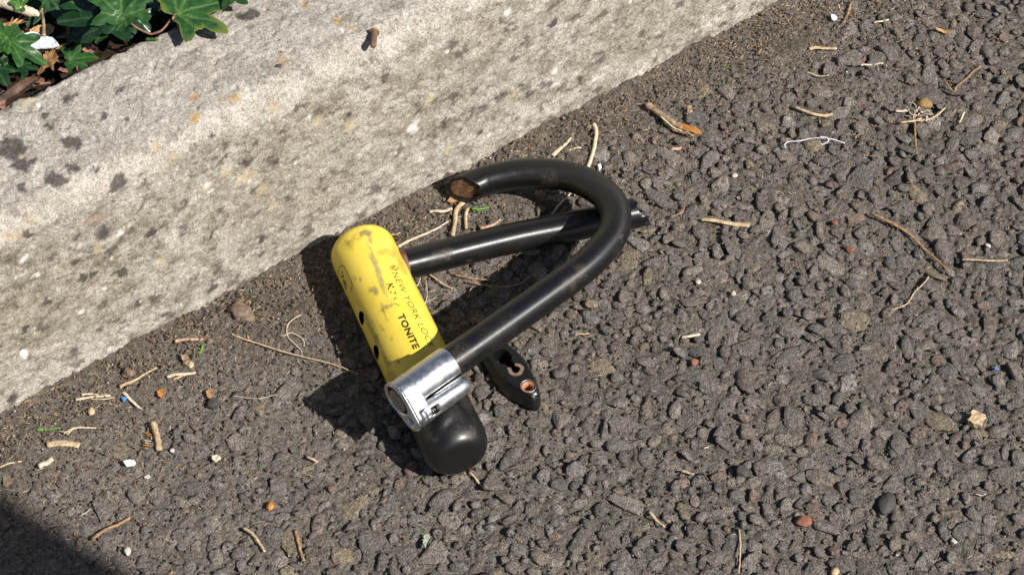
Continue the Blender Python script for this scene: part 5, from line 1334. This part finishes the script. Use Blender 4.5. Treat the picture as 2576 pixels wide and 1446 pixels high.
def bit(lo, hi, wd):
    def mk():
        L_ = random.uniform(lo, hi); w_ = random.uniform(*wd); z_ = random.gauss(0, .12)
        c = np.array([[-L_ / 2, 0, -L_ * z_ / 2], [0, random.gauss(0, .12) * L_, 0.0002], [L_ / 2, 0, L_ * z_ / 2]]); return tube(c, np.array([w_ * .7, w_, w_ * .6]), 4)
    return mk
def grain(lo, hi):
    g = [rock(ICO1, np.random.default_rng(900 + k), 8, .1, .6) for k in range(8)]
    def mk():
        v, f = random.choice(g); s = random.uniform(lo, hi); return v * np.array([s, s * random.uniform(.6, 1), s * .7]), f
    return mk
def flake(lo, hi):
    def mk():
        k = random.randint(4, 6); s = random.uniform(lo, hi); a = np.sort(rng.uniform(0, 6.28, 6))
        top = np.stack([np.cos(a) * s * rng.uniform(.5, 1, 6), np.sin(a) * s * rng.uniform(.35, .8, 6), rng.normal(0, s * .18, 6)], 1)
        v = np.vstack([top, top - [0, 0, s * .16]]); f = [(0, 1, 2, 3), (0, 3, 4, 5), (9, 8, 7, 6), (11, 10, 9, 6)] + [(j, j + 6, (j + 1) % 6 + 6, (j + 1) % 6) for j in range(6)]
        return v, np.array(f)
    return mk
crumbs('grit', 16000, MAT_TAR, (.03, .16), grain(.0003, .0010), 'fine loose grit scattered along the foot of the kerb')
crumbs('straw_crumbs', 1100, MAT_PALE, (.030, .03), bit(.0008, .0042, (.00007, .00022)), 'tiny pale straw crumbs scattered over dirt and tarmac')
crumbs('dry_grass_crumbs', 1500, MAT_STRAW, (.032, .03), bit(.0008, .0040, (.00008, .00026)), 'tiny tan dry grass crumbs scattered along the kerb')
crumbs('plant_crumbs', 1400, MAT_TWIG, (.045, .04), bit(.001, .0040, (.00014, .00040)), 'tiny brown plant crumbs scattered over dirt and tarmac')
crumbs('leaf_crumbs', 170, MAT_RUSTL, (.05, .07), flake(.0005, .0015), 'tiny orange leaf crumbs scattered over the tarmac')
crumbs('pale_grains', 200, MAT_PEBW, (.05, .10), grain(.0003, .0009), 'tiny white grains scattered over the tarmac')

# ================================================================== ADDED POST (made up, outside the picture; put there to shade the lower left corner)
e0 = P(345, 1446); lh = np.array([-math.cos(SUN_AZ), math.sin(SUN_AZ), 0]); pr = np.array([-math.sin(SUN_AZ), -math.cos(SUN_AZ), 0])
pc_ = e0 - lh * 1.15 + pr * 0.085
post = thing('added_shadow_post', (pc_[0], pc_[1], 0), 'round timber post added out of view to shade the lower left corner', 'post')
cc = np.array([(pc_[0], pc_[1], z) for z in np.r_[np.linspace(-.02, 2.1, 40), 2.12, 2.135]]); rr = np.r_[np.full(40, .085), .078, .055]
v, f = tube(cc, rr, 40, lump=.01); part('shaft', mesh_np('shaft', v, f), MAT_BARK, post)
cc = np.array([(pc_[0], pc_[1], z) for z in (1.80, 1.82, 1.84)]); v, f = tube(cc, .0875, 40); part('band', mesh_np('band', v, f), MAT_STEEL, post)
